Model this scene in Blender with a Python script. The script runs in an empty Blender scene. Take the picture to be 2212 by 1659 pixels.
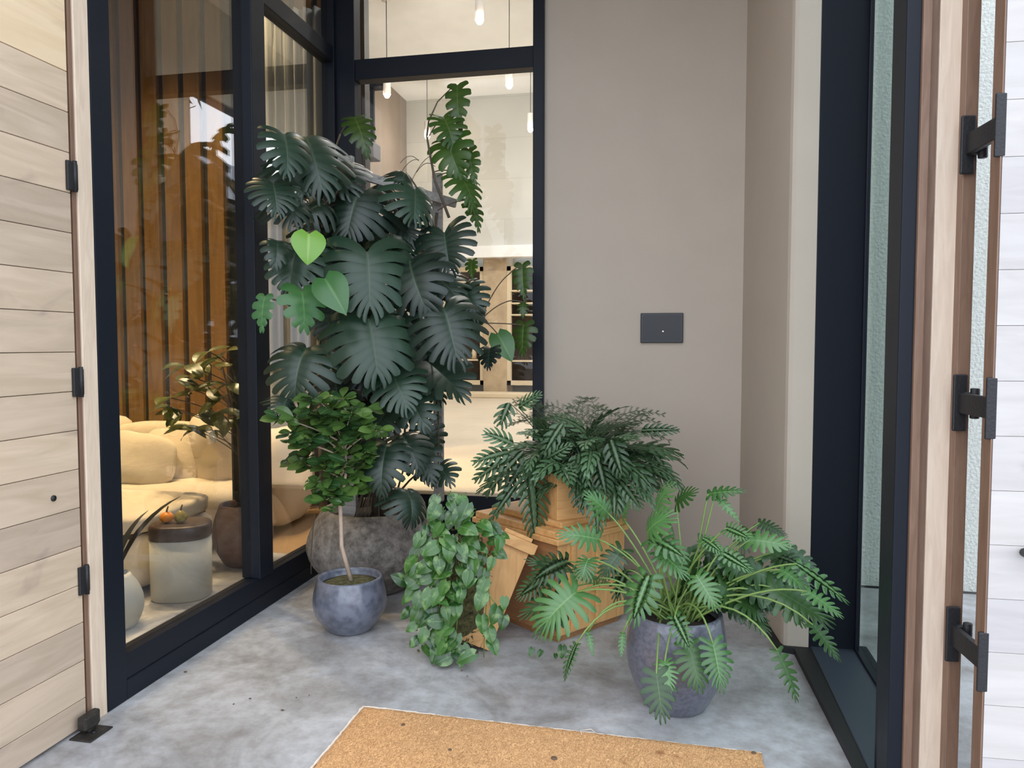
import bpy, math, random
from mathutils import Vector, Matrix, Euler, noise
PI = math.pi
sc = bpy.context.scene
C = sc.collection
rnd = random.Random(7)

# ------------------------------------------------------------ camera
F_PX, CX, CY, CAM_H = 1640.0, 1106.0, 829.5, 1.5
YAW = math.radians(11.5); PITCH = math.atan(86 / 1640.0)
cd = bpy.data.cameras.new('camera'); cam = bpy.data.objects.new('camera', cd); C.objects.link(cam)
cd.sensor_width = 36.0; cd.lens = 36.0 * F_PX / 2212.0; cd.clip_start = 0.05; cd.clip_end = 200
cam.location = (0, 0, CAM_H); cam.rotation_euler = (PI / 2 - PITCH, 0, YAW)
sc.camera = cam
FW = Vector((-math.sin(YAW) * math.cos(PITCH), math.cos(YAW) * math.cos(PITCH), -math.sin(PITCH)))
RT = Vector((math.cos(YAW), math.sin(YAW), 0)); UP = RT.cross(FW)
CAM = Vector((0, 0, CAM_H))

# ------------------------------------------------------------ world, view
sc.view_settings.view_transform = 'Standard'; sc.view_settings.look = 'None'
sc.view_settings.gamma = 1.0; sc.view_settings.use_curve_mapping = False
sc.view_settings.exposure = 0.45
w = bpy.data.worlds.new('sky'); sc.world = w; w.use_nodes = True
wn = w.node_tree.nodes; wl = w.node_tree.links
bg = wn['Background']
tc = wn.new('ShaderNodeTexCoord'); mp = wn.new('ShaderNodeMapping'); nz = wn.new('ShaderNodeTexNoise'); cr = wn.new('ShaderNodeValToRGB')
mp.inputs['Scale'].default_value = (1, 1, 2.5); nz.inputs['Scale'].default_value = 1.6; nz.inputs['Detail'].default_value = 5
cr.color_ramp.elements[0].position = .35; cr.color_ramp.elements[0].color = (.72, .84, 1, 1)
cr.color_ramp.elements[1].position = .65; cr.color_ramp.elements[1].color = (.92, .94, 1, 1)
wl.new(tc.outputs['Generated'], mp.inputs[0]); wl.new(mp.outputs[0], nz.inputs[0]); wl.new(nz.outputs[0], cr.inputs[0]); wl.new(cr.outputs[0], bg.inputs[0])
bg.inputs[1].default_value = 2.3

def lamp(name, kind, loc, energy, color, rot=None, size=.1, angle=None, blend=.6, parent=None):
    d = bpy.data.lights.new(name, kind); d.energy = energy; d.color = color
    if kind == 'AREA': d.size = size
    elif kind == 'SPOT': d.spot_size = math.radians(angle); d.spot_blend = blend; d.shadow_soft_size = size
    elif kind == 'POINT': d.shadow_soft_size = size
    o = bpy.data.objects.new(name, d); C.objects.link(o); o.location = loc
    if rot: o.rotation_euler = rot
    if parent: o.parent = parent
    return o

# ------------------------------------------------------------ tagging
def tag(o, label=None, cat=None, group=None, kind=None):
    if label: o['label'] = label
    if cat: o['category'] = cat
    if group: o['group'] = group
    if kind: o['kind'] = kind
    return o
def empty(name, loc=(0, 0, 0), rz=0, label=None, cat=None, group=None):
    o = bpy.data.objects.new(name, None); C.objects.link(o); o.location = loc; o.rotation_euler = (0, 0, rz)
    o.empty_display_size = .05
    return tag(o, label, cat, group)
def ony(px, py, y):
    """point on the vertical plane at depth y that stands at a photo position"""
    r = FW + RT * ((px - CX) / F_PX) - UP * ((py - CY) / F_PX)
    return CAM + r * (y / r.y)
def onz(px, py, z=0):
    r = FW + RT * ((px - CX) / F_PX) - UP * ((py - CY) / F_PX)
    return CAM + r * ((z - CAM_H) / r.z)

# ------------------------------------------------------------ materials
def newmat(name):
    m = bpy.data.materials.new(name); m.use_nodes = True
    n = m.node_tree.nodes; l = m.node_tree.links
    return m, n, l, n['Principled BSDF']
def plain(name, col, rough=.5, metal=0, bump=0, bscale=50, var=0, vscale=4, coat=0, spec=.5):
    m, n, l, b = newmat(name)
    b.inputs['Base Color'].default_value = (*col, 1); b.inputs['Roughness'].default_value = rough
    b.inputs['Metallic'].default_value = metal; b.inputs['Coat Weight'].default_value = coat
    b.inputs['Specular IOR Level'].default_value = spec
    t = n.new('ShaderNodeTexCoord')
    if var:
        z = n.new('ShaderNodeTexNoise'); z.inputs['Scale'].default_value = vscale; z.inputs['Detail'].default_value = 6
        r = n.new('ShaderNodeValToRGB')
        r.color_ramp.elements[0].position = .3; r.color_ramp.elements[1].position = .7
        r.color_ramp.elements[0].color = (*[c * (1 - var) for c in col], 1)
        r.color_ramp.elements[1].color = (*[min(1, c * (1 + var)) for c in col], 1)
        l.new(t.outputs['Object'], z.inputs[0]); l.new(z.outputs[0], r.inputs[0]); l.new(r.outputs[0], b.inputs['Base Color'])
    if bump:
        z2 = n.new('ShaderNodeTexNoise'); z2.inputs['Scale'].default_value = bscale; z2.inputs['Detail'].default_value = 5
        bp = n.new('ShaderNodeBump'); bp.inputs['Strength'].default_value = bump; bp.inputs['Distance'].default_value = .01
        l.new(t.outputs['Object'], z2.inputs[0]); l.new(z2.outputs[0], bp.inputs['Height']); l.new(bp.outputs[0], b.inputs['Normal'])
    return m
def wood(name, c1, c2, axis='X', rough=.55, board=None, off=0, scale=3., knots=None, boardvar=.5, special=None):
    """grain runs along axis; with board set, each horizontal board (height board) has its own tone"""
    m, n, l, b = newmat(name)
    t = n.new('ShaderNodeTexCoord'); mpn = n.new('ShaderNodeMapping')
    s = {'X': (.12, 1, 1), 'Y': (1, .12, 1), 'Z': (1, 1, .12)}[axis]
    mpn.inputs['Scale'].default_value = [v * scale for v in s]
    z = n.new('ShaderNodeTexNoise'); z.inputs['Scale'].default_value = 6; z.inputs['Detail'].default_value = 8; z.inputs['Distortion'].default_value = 1.2
    r = n.new('ShaderNodeValToRGB'); r.color_ramp.elements[0].position = .33; r.color_ramp.elements[1].position = .66
    r.color_ramp.elements[0].color = (*c1, 1); r.color_ramp.elements[1].color = (*c2, 1)
    l.new(t.outputs['Object'], mpn.inputs[0])
    vec = mpn.outputs[0]
    if board:
        sx = n.new('ShaderNodeSeparateXYZ'); l.new(t.outputs['Object'], sx.inputs[0])
        a = n.new('ShaderNodeMath'); a.operation = 'SUBTRACT'; a.inputs[1].default_value = off; l.new(sx.outputs['Z'], a.inputs[0])
        d = n.new('ShaderNodeMath'); d.operation = 'DIVIDE'; d.inputs[1].default_value = board; l.new(a.outputs[0], d.inputs[0])
        f = n.new('ShaderNodeMath'); f.operation = 'FLOOR'; l.new(d.outputs[0], f.inputs[0])
        wnn = n.new('ShaderNodeTexWhiteNoise'); wnn.noise_dimensions = '1D'; l.new(f.outputs[0], wnn.inputs['W'])
        ad = n.new('ShaderNodeVectorMath'); ad.operation = 'MULTIPLY_ADD'
        l.new(wnn.outputs['Color'], ad.inputs[0]); ad.inputs[1].default_value = (9, 9, 9); l.new(vec, ad.inputs[2]); vec = ad.outputs[0]
    l.new(vec, z.inputs[0]); l.new(z.outputs[0], r.inputs[0])
    out = r.outputs[0]
    if board:
        mr = n.new('ShaderNodeMapRange'); mr.inputs['To Min'].default_value = 1 - boardvar * .5; mr.inputs['To Max'].default_value = 1.08
        l.new(wnn.outputs['Value'], mr.inputs[0])
        mx = n.new('ShaderNodeMixRGB'); mx.blend_type = 'MULTIPLY'; mx.inputs[0].default_value = 1
        cm = n.new('ShaderNodeCombineColor')
        pw = n.new('ShaderNodeMath'); pw.operation = 'POWER'; pw.inputs[1].default_value = .8; l.new(mr.outputs[0], pw.inputs[0])
        l.new(mr.outputs[0], cm.inputs[0]); l.new(mr.outputs[0], cm.inputs[1]); l.new(pw.outputs[0], cm.inputs[2])
        l.new(out, mx.inputs[1]); l.new(cm.outputs[0], mx.inputs[2]); out = mx.outputs[0]
    if knots:
        m3 = n.new('ShaderNodeMapping'); m3.inputs['Scale'].default_value = [v * 2.2 for v in {'X': (.35, 1, 1), 'Y': (1, .35, 1), 'Z': (1, 1, .35)}[axis]]
        l.new(t.outputs['Object'], m3.inputs[0])
        k = n.new('ShaderNodeTexNoise'); k.inputs['Scale'].default_value = 3.4; k.inputs['Detail'].default_value = 3; k.inputs['Distortion'].default_value = .6
        l.new(m3.outputs[0], k.inputs[0])
        kr = n.new('ShaderNodeValToRGB'); kr.color_ramp.elements[0].position = .62; kr.color_ramp.elements[1].position = .74
        kr.color_ramp.elements[0].color = (0, 0, 0, 1); kr.color_ramp.elements[1].color = (.65, .65, .65, 1)
        l.new(k.outputs[0], kr.inputs[0])
        mk = n.new('ShaderNodeMixRGB'); l.new(kr.outputs[0], mk.inputs[0]); l.new(out, mk.inputs[1]); mk.inputs[2].default_value = (*knots, 1); out = mk.outputs[0]
    l.new(out, b.inputs['Base Color']); b.inputs['Roughness'].default_value = rough
    bp = n.new('ShaderNodeBump'); bp.inputs['Strength'].default_value = .12; bp.inputs['Distance'].default_value = .004
    l.new(z.outputs[0], bp.inputs['Height']); l.new(bp.outputs[0], b.inputs['Normal'])
    return m
def glass(name, tint=(1, 1, 1), ior=1.5, power=5.0):
    m = bpy.data.materials.new(name); m.use_nodes = True
    n = m.node_tree.nodes; l = m.node_tree.links; n.remove(n['Principled BSDF'])
    o = n['Material Output']; tr = n.new('ShaderNodeBsdfTransparent'); gl = n.new('ShaderNodeBsdfGlossy'); fr = n.new('ShaderNodeFresnel'); mx = n.new('ShaderNodeMixShader')
    n.remove(fr); lw = n.new('ShaderNodeLayerWeight'); lw.inputs['Blend'].default_value = .5
    pw = n.new('ShaderNodeMath'); pw.operation = 'POWER'; pw.inputs[1].default_value = power; l.new(lw.outputs['Facing'], pw.inputs[0])
    f0 = ((ior - 1) / (ior + 1)) ** 2; fr = n.new('ShaderNodeMath'); fr.operation = 'MULTIPLY_ADD'; fr.inputs[1].default_value = 1 - f0; fr.inputs[2].default_value = f0; l.new(pw.outputs[0], fr.inputs[0])
    tr.inputs[0].default_value = (*[c ** .5 for c in tint], 1); gl.inputs['Roughness'].default_value = 0.0
    l.new(fr.outputs[0], mx.inputs[0]); l.new(tr.outputs[0], mx.inputs[1]); l.new(gl.outputs[0], mx.inputs[2]); l.new(mx.outputs[0], o.inputs[0])
    return m
def leafmat(name, dark, light, rib, rough=.35, trans=.25, vari=None, coat=.2):
    m, n, l, b = newmat(name)
    ar = n.new('ShaderNodeAttribute'); ar.attribute_name = 'rnd'; ai = n.new('ShaderNodeAttribute'); ai.attribute_name = 'rib'
    mx = n.new('ShaderNodeMixRGB'); l.new(ar.outputs['Fac'], mx.inputs[0]); mx.inputs[1].default_value = (*dark, 1); mx.inputs[2].default_value = (*light, 1)
    out = mx.outputs[0]
    if vari:
        t = n.new('ShaderNodeTexCoord'); z = n.new('ShaderNodeTexNoise'); z.inputs['Scale'].default_value = 26; z.inputs['Detail'].default_value = 3
        l.new(t.outputs['Object'], z.inputs[0])
        r = n.new('ShaderNodeValToRGB'); r.color_ramp.elements[0].position = .53; r.color_ramp.elements[1].position = .66
        r.color_ramp.elements[0].color = (0, 0, 0, 1); r.color_ramp.elements[1].color = (.8, .8, .8, 1); l.new(z.outputs[0], r.inputs[0])
        mv = n.new('ShaderNodeMixRGB'); l.new(r.outputs[0], mv.inputs[0]); l.new(out, mv.inputs[1]); mv.inputs[2].default_value = (*vari, 1); out = mv.outputs[0]
    m2 = n.new('ShaderNodeMixRGB'); l.new(ai.outputs['Fac'], m2.inputs[0]); l.new(out, m2.inputs[1]); m2.inputs[2].default_value = (*rib, 1)
    l.new(m2.outputs[0], b.inputs['Base Color']); b.inputs['Roughness'].default_value = rough; b.inputs['Coat Weight'].default_value = coat; b.inputs['Coat Roughness'].default_value = .25
    tl = n.new('ShaderNodeBsdfTranslucent'); hs = n.new('ShaderNodeHueSaturation'); hs.inputs['Value'].default_value = 2.2; hs.inputs['Hue'].default_value = .47; l.new(m2.outputs[0], hs.inputs['Color']); l.new(hs.outputs[0], tl.inputs[0])
    ms = n.new('ShaderNodeMixShader'); ms.inputs[0].default_value = trans; l.new(b.outputs[0], ms.inputs[1]); l.new(tl.outputs[0], ms.inputs[2])
    l.new(ms.outputs[0], n['Material Output'].inputs[0])
    return m
def emit(name, col, s):
    m, n, l, b = newmat(name)
    b.inputs['Base Color'].default_value = (*col, 1); b.inputs['Emission Color'].default_value = (*col, 1); b.inputs['Emission Strength'].default_value = s
    return m

M = {}
M['black'] = plain('black_metal_frame', (.008, .011, .018), .45, .0, spec=.22)
M['hinge'] = plain('black_iron', (.022, .022, .024), .5, .3, bump=.2, bscale=120)
M['stop'] = plain('weathered_bronze', (.05, .045, .04), .55, .6, bump=.3, bscale=60, var=.3, vscale=30)
M['plaster'] = plain('beige_plaster', (.52, .45, .375), .85, bump=.05, bscale=200, var=.02)
M['white_ceiling'] = plain('ceiling_plaster', (.88, .88, .86), .9, bump=.1, bscale=20, var=.03, vscale=3)
M['roomwall'] = plain('limewash_wall', (.60, .595, .55), .9, var=.05, vscale=1.2)
M['wallpatch'] = plain('wall_tile_tone', (.66, .60, .50), .85)
M['sidewall'] = plain('taupe_wall', (.30, .245, .205), .9, var=.08, vscale=2)
M['stucco'] = plain('stucco', (.66, .68, .64), .95, bump=1.0, bscale=55, var=.12, vscale=60)
M['base'] = plain('black_base', (.008, .008, .009), .6)
M['oakdoor'] = wood('oak_boards', (.50, .385, .275), (.61, .475, .355), 'Y', .6, board=.15, off=.12, knots=(.30, .22, .19), boardvar=.36)
M['oaklit'] = wood('oak_board_lit', (.70, .52, .33), (.78, .60, .40), 'Y', .6, knots=(.45, .32, .22))  # warm light on the upper door, put into the board colour
M['paledoor'] = wood('pale_oak_boards', (.44, .41, .395), (.50, .47, .455), 'X', .6, board=.15, off=.05, knots=(.30, .27, .26), boardvar=.14)
M['jamb'] = wood('light_oak_jamb', (.64, .50, .38), (.74, .60, .47), 'Z', .5, scale=7)
M['jambdark'] = wood('brown_oak_jamb', (.17, .095, .06), (.22, .13, .085), 'Z', .5, scale=7)
M['crate'] = wood('pine_crate', (.58, .30, .105), (.72, .40, .16), 'X', .5, scale=4)
M['cratev'] = wood('pine_crate_upright', (.58, .30, .105), (.71, .39, .155), 'Z', .5, scale=4)
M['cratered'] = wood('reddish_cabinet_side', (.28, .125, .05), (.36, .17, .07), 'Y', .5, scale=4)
M['trellis'] = wood('grey_weathered_wood', (.25, .235, .225), (.42, .40, .385), 'X', .8, scale=6)
M['slat'] = wood('walnut_slat', (.21, .115, .042), (.30, .17, .062), 'Z', .45, scale=2)
M['slatgap'] = plain('slat_backing', (.035, .032, .03), .6)
M['winglass'] = glass('window_glass', (.94, .96, .97), 1.6, 2.6)
M['clearglass'] = glass('clear_glass', (.96, .97, .97), 1.3)
M['sideglass'] = glass('green_side_glass', (.72, .86, .80), 1.4)
M['cream'] = plain('cream_boucle', (.72, .62, .47), .95, bump=.35, bscale=160, var=.05, vscale=8)
M['tablebody'] = plain('grey_white_glaze', (.50, .50, .45), .6, var=.06, vscale=8)
M['tabletop'] = plain('dark_brown_top', (.035, .018, .013), .4)
M['brownpot'] = plain('brown_clay', (.12, .055, .03), .55, var=.15)
M['soil'] = plain('dark_soil', (.03, .02, .014), .95, bump=1, bscale=80, var=.5, vscale=60)
M['moss'] = plain('mossy_soil', (.10, .09, .035), .95, bump=1, bscale=90, var=.6, vscale=40)
M['roomfloor'] = plain('cream_stone_floor', (.68, .58, .44), .5, var=.07, vscale=1.5)
M['livingfloor'] = plain('oak_floor', (.38, .25, .14), .5, var=.1)
M['curtain'] = plain('linen_curtain', (.27, .28, .27), .9, bump=.2, bscale=200)
M['pendwhite'] = plain('white_pendant', (.82, .8, .76), .5)
M['bulb'] = emit('warm_lamp', (1, .86, .55), 14)
M['glow'] = emit('shelf_light', (1, .78, .42), 3.2)
M['shelfdark'] = plain('dark_cabinet_inside', (.06, .045, .035), .5, var=.5, vscale=5)
M['creamframe'] = plain('cream_cabinet_frame', (.74, .62, .43), .6)
M['stonecol'] = plain('tan_stone_column', (.52, .40, .26), .7, var=.15, vscale=6)
M['screen'] = plain('panel_screen', (.012, .012, .016), .15, spec=.3)
M['bezel'] = plain('panel_bezel', (.008, .008, .012), .3)
M['bark'] = plain('dark_stem', (.10, .075, .05), .8, bump=.4, bscale=60)
M['treestem'] = plain('pale_trunk', (.46, .35, .27), .7, bump=.3, bscale=60, var=.15, vscale=20)
M['petiole'] = plain('green_petiole', (.17, .27, .07), .45)
M['petioledark'] = plain('dark_petiole', (.05, .075, .035), .5)
M['monstera'] = leafmat('monstera_leaf', (.004, .013, .009), (.014, .042, .022), (.045, .075, .045), .40, .04, coat=.08)
M['monsterabacklit'] = leafmat('backlit_monstera_leaf', (.016, .05, .006), (.03, .09, .010), (.08, .14, .03), .4, .25)  # backlight on the shoot leaves, put into a greener leaf colour
M['young'] = leafmat('young_leaf', (.13, .31, .03), (.16, .35, .04), (.30, .48, .12), .35, .15)
M['midgreen'] = leafmat('mid_green_leaf', (.03, .12, .03), (.04, .14, .035), (.10, .24, .07), .35, .15)
M['ficus'] = leafmat('tree_leaf', (.016, .055, .018), (.10, .19, .04), (.10, .19, .06), .26, .15)
M['pothos'] = leafmat('pothos_leaf', (.012, .055, .012), (.055, .16, .028), (.09, .22, .06), .27, .12, vari=(.17, .29, .10))
M['bluefern'] = leafmat('blue_fern', (.018, .055, .016), (.085, .175, .08), (.10, .16, .07), .36, .12)
M['wisp'] = leafmat('asparagus_fern', (.03, .055, .028), (.06, .095, .04), (.06, .09, .04), .6, .2)
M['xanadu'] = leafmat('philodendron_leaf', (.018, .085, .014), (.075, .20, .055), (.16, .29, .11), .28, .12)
M['xanadudark'] = leafmat('shaded_philodendron_leaf', (.010, .04, .008), (.03, .095, .016), (.07, .13, .05), .35, .15)  # shade among the leaves, put into a darker copy of the green
M['rubber'] = leafmat('olive_rubber_leaf', (.035, .05, .012), (.12, .13, .03), (.2, .2, .06), .3, .15)
M['darkleaf'] = plain('black_blade', (.012, .016, .014), .3)
M['orange'] = plain('orange_gourd', (.75, .25, .02), .45)
M['greengourd'] = plain('green_orange_gourd', (.28, .22, .05), .5, var=.7, vscale=30)
M['matedge'] = plain('pale_mat_binding', (.75, .68, .60), .9)
M['foliage'] = plain('tree_crown', (.05, .08, .06), .9, bump=1, bscale=12, var=.6, vscale=7)
M['roof'] = plain('grey_roof', (.30, .30, .31), .8)
M['debris'] = plain('dry_leaf_bit', (.13, .08, .05), .9)
M['stem_orange'] = plain('gourd_stem', (.12, .09, .03), .8)

def tiles(m, scale, w_, h_, amt, seam):
    n = m.node_tree.nodes; l = m.node_tree.links; b = n['Principled BSDF']
    src = b.inputs['Base Color'].links[0].from_socket
    t = n.new('ShaderNodeTexCoord'); mp_ = n.new('ShaderNodeMapping'); mp_.inputs['Rotation'].default_value = (PI / 2, 0, 0) if seam == 'wall' else (0, 0, 0)
    br = n.new('ShaderNodeTexBrick'); br.inputs['Scale'].default_value = scale; br.inputs['Brick Width'].default_value = w_; br.inputs['Row Height'].default_value = h_
    br.inputs['Mortar Size'].default_value = .006; br.inputs['Color1'].default_value = (1 - amt, 1 - amt, 1 - amt, 1); br.inputs['Color2'].default_value = (1, 1, 1, 1); br.inputs['Mortar'].default_value = (1 - amt * 1.6,) * 3 + (1,)
    l.new(t.outputs['Object'], mp_.inputs[0]); l.new(mp_.outputs[0], br.inputs[0])
    mx = n.new('ShaderNodeMixRGB'); mx.blend_type = 'MULTIPLY'; mx.inputs[0].default_value = 1; l.new(src, mx.inputs[1]); l.new(br.outputs[0], mx.inputs[2]); l.new(mx.outputs[0], b.inputs['Base Color'])
tiles(M['roomwall'], 1, 1.6, .8, .10, 'wall'); tiles(M['roomfloor'], 1, 2.4, 1.6, .06, 'floor')
def concrete():
    m, n, l, b = newmat('concrete_floor')
    t = n.new('ShaderNodeTexCoord')
    z = n.new('ShaderNodeTexNoise'); z.inputs['Scale'].default_value = 2.3; z.inputs['Detail'].default_value = 11; z.inputs['Roughness'].default_value = .62; z.inputs['Distortion'].default_value = .7
    r = n.new('ShaderNodeValToRGB'); e = r.color_ramp.elements
    e[0].position = .32; e[0].color = (.27, .26, .255, 1); e[1].position = .70; e[1].color = (.57, .58, .61, 1)
    e2 = r.color_ramp.elements.new(.5); e2.color = (.43, .435, .45, 1)
    l.new(t.outputs['Object'], z.inputs[0]); l.new(z.outputs[0], r.inputs[0])
    z2 = n.new('ShaderNodeTexNoise'); z2.inputs['Scale'].default_value = 14; z2.inputs['Detail'].default_value = 7; z2.inputs['Roughness'].default_value = .7
    r2 = n.new('ShaderNodeValToRGB'); r2.color_ramp.elements[0].position = .38; r2.color_ramp.elements[0].color = (.72, .69, .67, 1); r2.color_ramp.elements[1].position = .6; r2.color_ramp.elements[1].color = (1.0, 1.0, 1.0, 1)
    l.new(t.outputs['Object'], z2.inputs[0]); l.new(z2.outputs[0], r2.inputs[0])
    mx = n.new('ShaderNodeMixRGB'); mx.blend_type = 'MULTIPLY'; mx.inputs[0].default_value = .8; l.new(r.outputs[0], mx.inputs[1]); l.new(r2.outputs[0], mx.inputs[2])
    l.new(mx.outputs[0], b.inputs['Base Color'])
    rr = n.new('ShaderNodeMapRange'); rr.inputs['To Min'].default_value = .38; rr.inputs['To Max'].default_value = .6; l.new(z2.outputs[0], rr.inputs[0]); l.new(rr.outputs[0], b.inputs['Roughness'])
    bp = n.new('ShaderNodeBump'); bp.inputs['Strength'].default_value = .08; l.new(z2.outputs[0], bp.inputs['Height']); l.new(bp.outputs[0], b.inputs['Normal'])
    return m
M['concrete'] = concrete()
def stonepot():
    m, n, l, b = newmat('rough_stone_pot')
    t = n.new('ShaderNodeTexCoord'); z = n.new('ShaderNodeTexNoise'); z.inputs['Scale'].default_value = 15; z.inputs['Detail'].default_value = 9; z.inputs['Roughness'].default_value = .72
    r = n.new('ShaderNodeValToRGB'); e = r.color_ramp.elements; e[0].position = .36; e[0].color = (.085, .075, .068, 1); e[1].position = .64; e[1].color = (.30, .275, .25, 1)
    l.new(t.outputs['Object'], z.inputs[0]); l.new(z.outputs[0], r.inputs[0]); l.new(r.outputs[0], b.inputs['Base Color']); b.inputs['Roughness'].default_value = .9
    bp = n.new('ShaderNodeBump'); bp.inputs['Strength'].default_value = .5; bp.inputs['Distance'].default_value = .01; l.new(z.outputs[0], bp.inputs['Height']); l.new(bp.outputs[0], b.inputs['Normal'])
    return m
M['stonepot'] = stonepot()
def glaze(name, c0, c1, sc1=25):
    m, n, l, b = newmat(name)
    t = n.new('ShaderNodeTexCoord'); z = n.new('ShaderNodeTexNoise'); z.inputs['Scale'].default_value = sc1; z.inputs['Detail'].default_value = 6
    r = n.new('ShaderNodeValToRGB'); e = r.color_ramp.elements; e[0].position = .35; e[0].color = (*c0, 1); e[1].position = .6; e[1].color = (*c1, 1)
    l.new(t.outputs['Object'], z.inputs[0]); l.new(z.outputs[0], r.inputs[0]); l.new(r.outputs[0], b.inputs['Base Color'])
    b.inputs['Roughness'].default_value = .28; b.inputs['Coat Weight'].default_value = .5; b.inputs['Coat Roughness'].default_value = .12
    return m
M['blueglaze'] = glaze('blue_grey_glaze', (.085, .095, .13), (.15, .165, .215))
M['slateglaze'] = glaze('slate_glaze', (.085, .09, .12), (.135, .14, .18), 60)
def coir():
    m, n, l, b = newmat('coir')
    t = n.new('ShaderNodeTexCoord'); z = n.new('ShaderNodeTexNoise'); z.inputs['Scale'].default_value = 110; z.inputs['Detail'].default_value = 5; z.inputs['Distortion'].default_value = 2
    mp2 = n.new('ShaderNodeMapping'); mp2.inputs['Scale'].default_value = (1, .55, 1); l.new(t.outputs['Object'], mp2.inputs[0]); l.new(mp2.outputs[0], z.inputs[0])
    r = n.new('ShaderNodeValToRGB'); e = r.color_ramp.elements; e[0].position = .3; e[0].color = (.44, .21, .075, 1); e[1].position = .68; e[1].color = (.93, .54, .255, 1)
    l.new(z.outputs[0], r.inputs[0])
    z2 = n.new('ShaderNodeTexNoise'); z2.inputs['Scale'].default_value = 9; l.new(t.outputs['Object'], z2.inputs[0])
    r2 = n.new('ShaderNodeValToRGB'); r2.color_ramp.elements[0].position = .26; r2.color_ramp.elements[0].color = (.55, .42, .35, 1); r2.color_ramp.elements[1].position = .34; r2.color_ramp.elements[1].color = (1, 1, 1, 1); l.new(z2.outputs[0], r2.inputs[0])
    mx = n.new('ShaderNodeMixRGB'); mx.blend_type = 'MULTIPLY'; mx.inputs[0].default_value = 1; l.new(r.outputs[0], mx.inputs[1]); l.new(r2.outputs[0], mx.inputs[2])
    l.new(mx.outputs[0], b.inputs['Base Color']); b.inputs['Roughness'].default_value = .95
    bp = n.new('ShaderNodeBump'); bp.inputs['Strength'].default_value = .9; bp.inputs['Distance'].default_value = .01; l.new(z.outputs[0], bp.inputs['Height']); l.new(bp.outputs[0], b.inputs['Normal'])
    return m
M['coir'] = coir()

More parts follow.
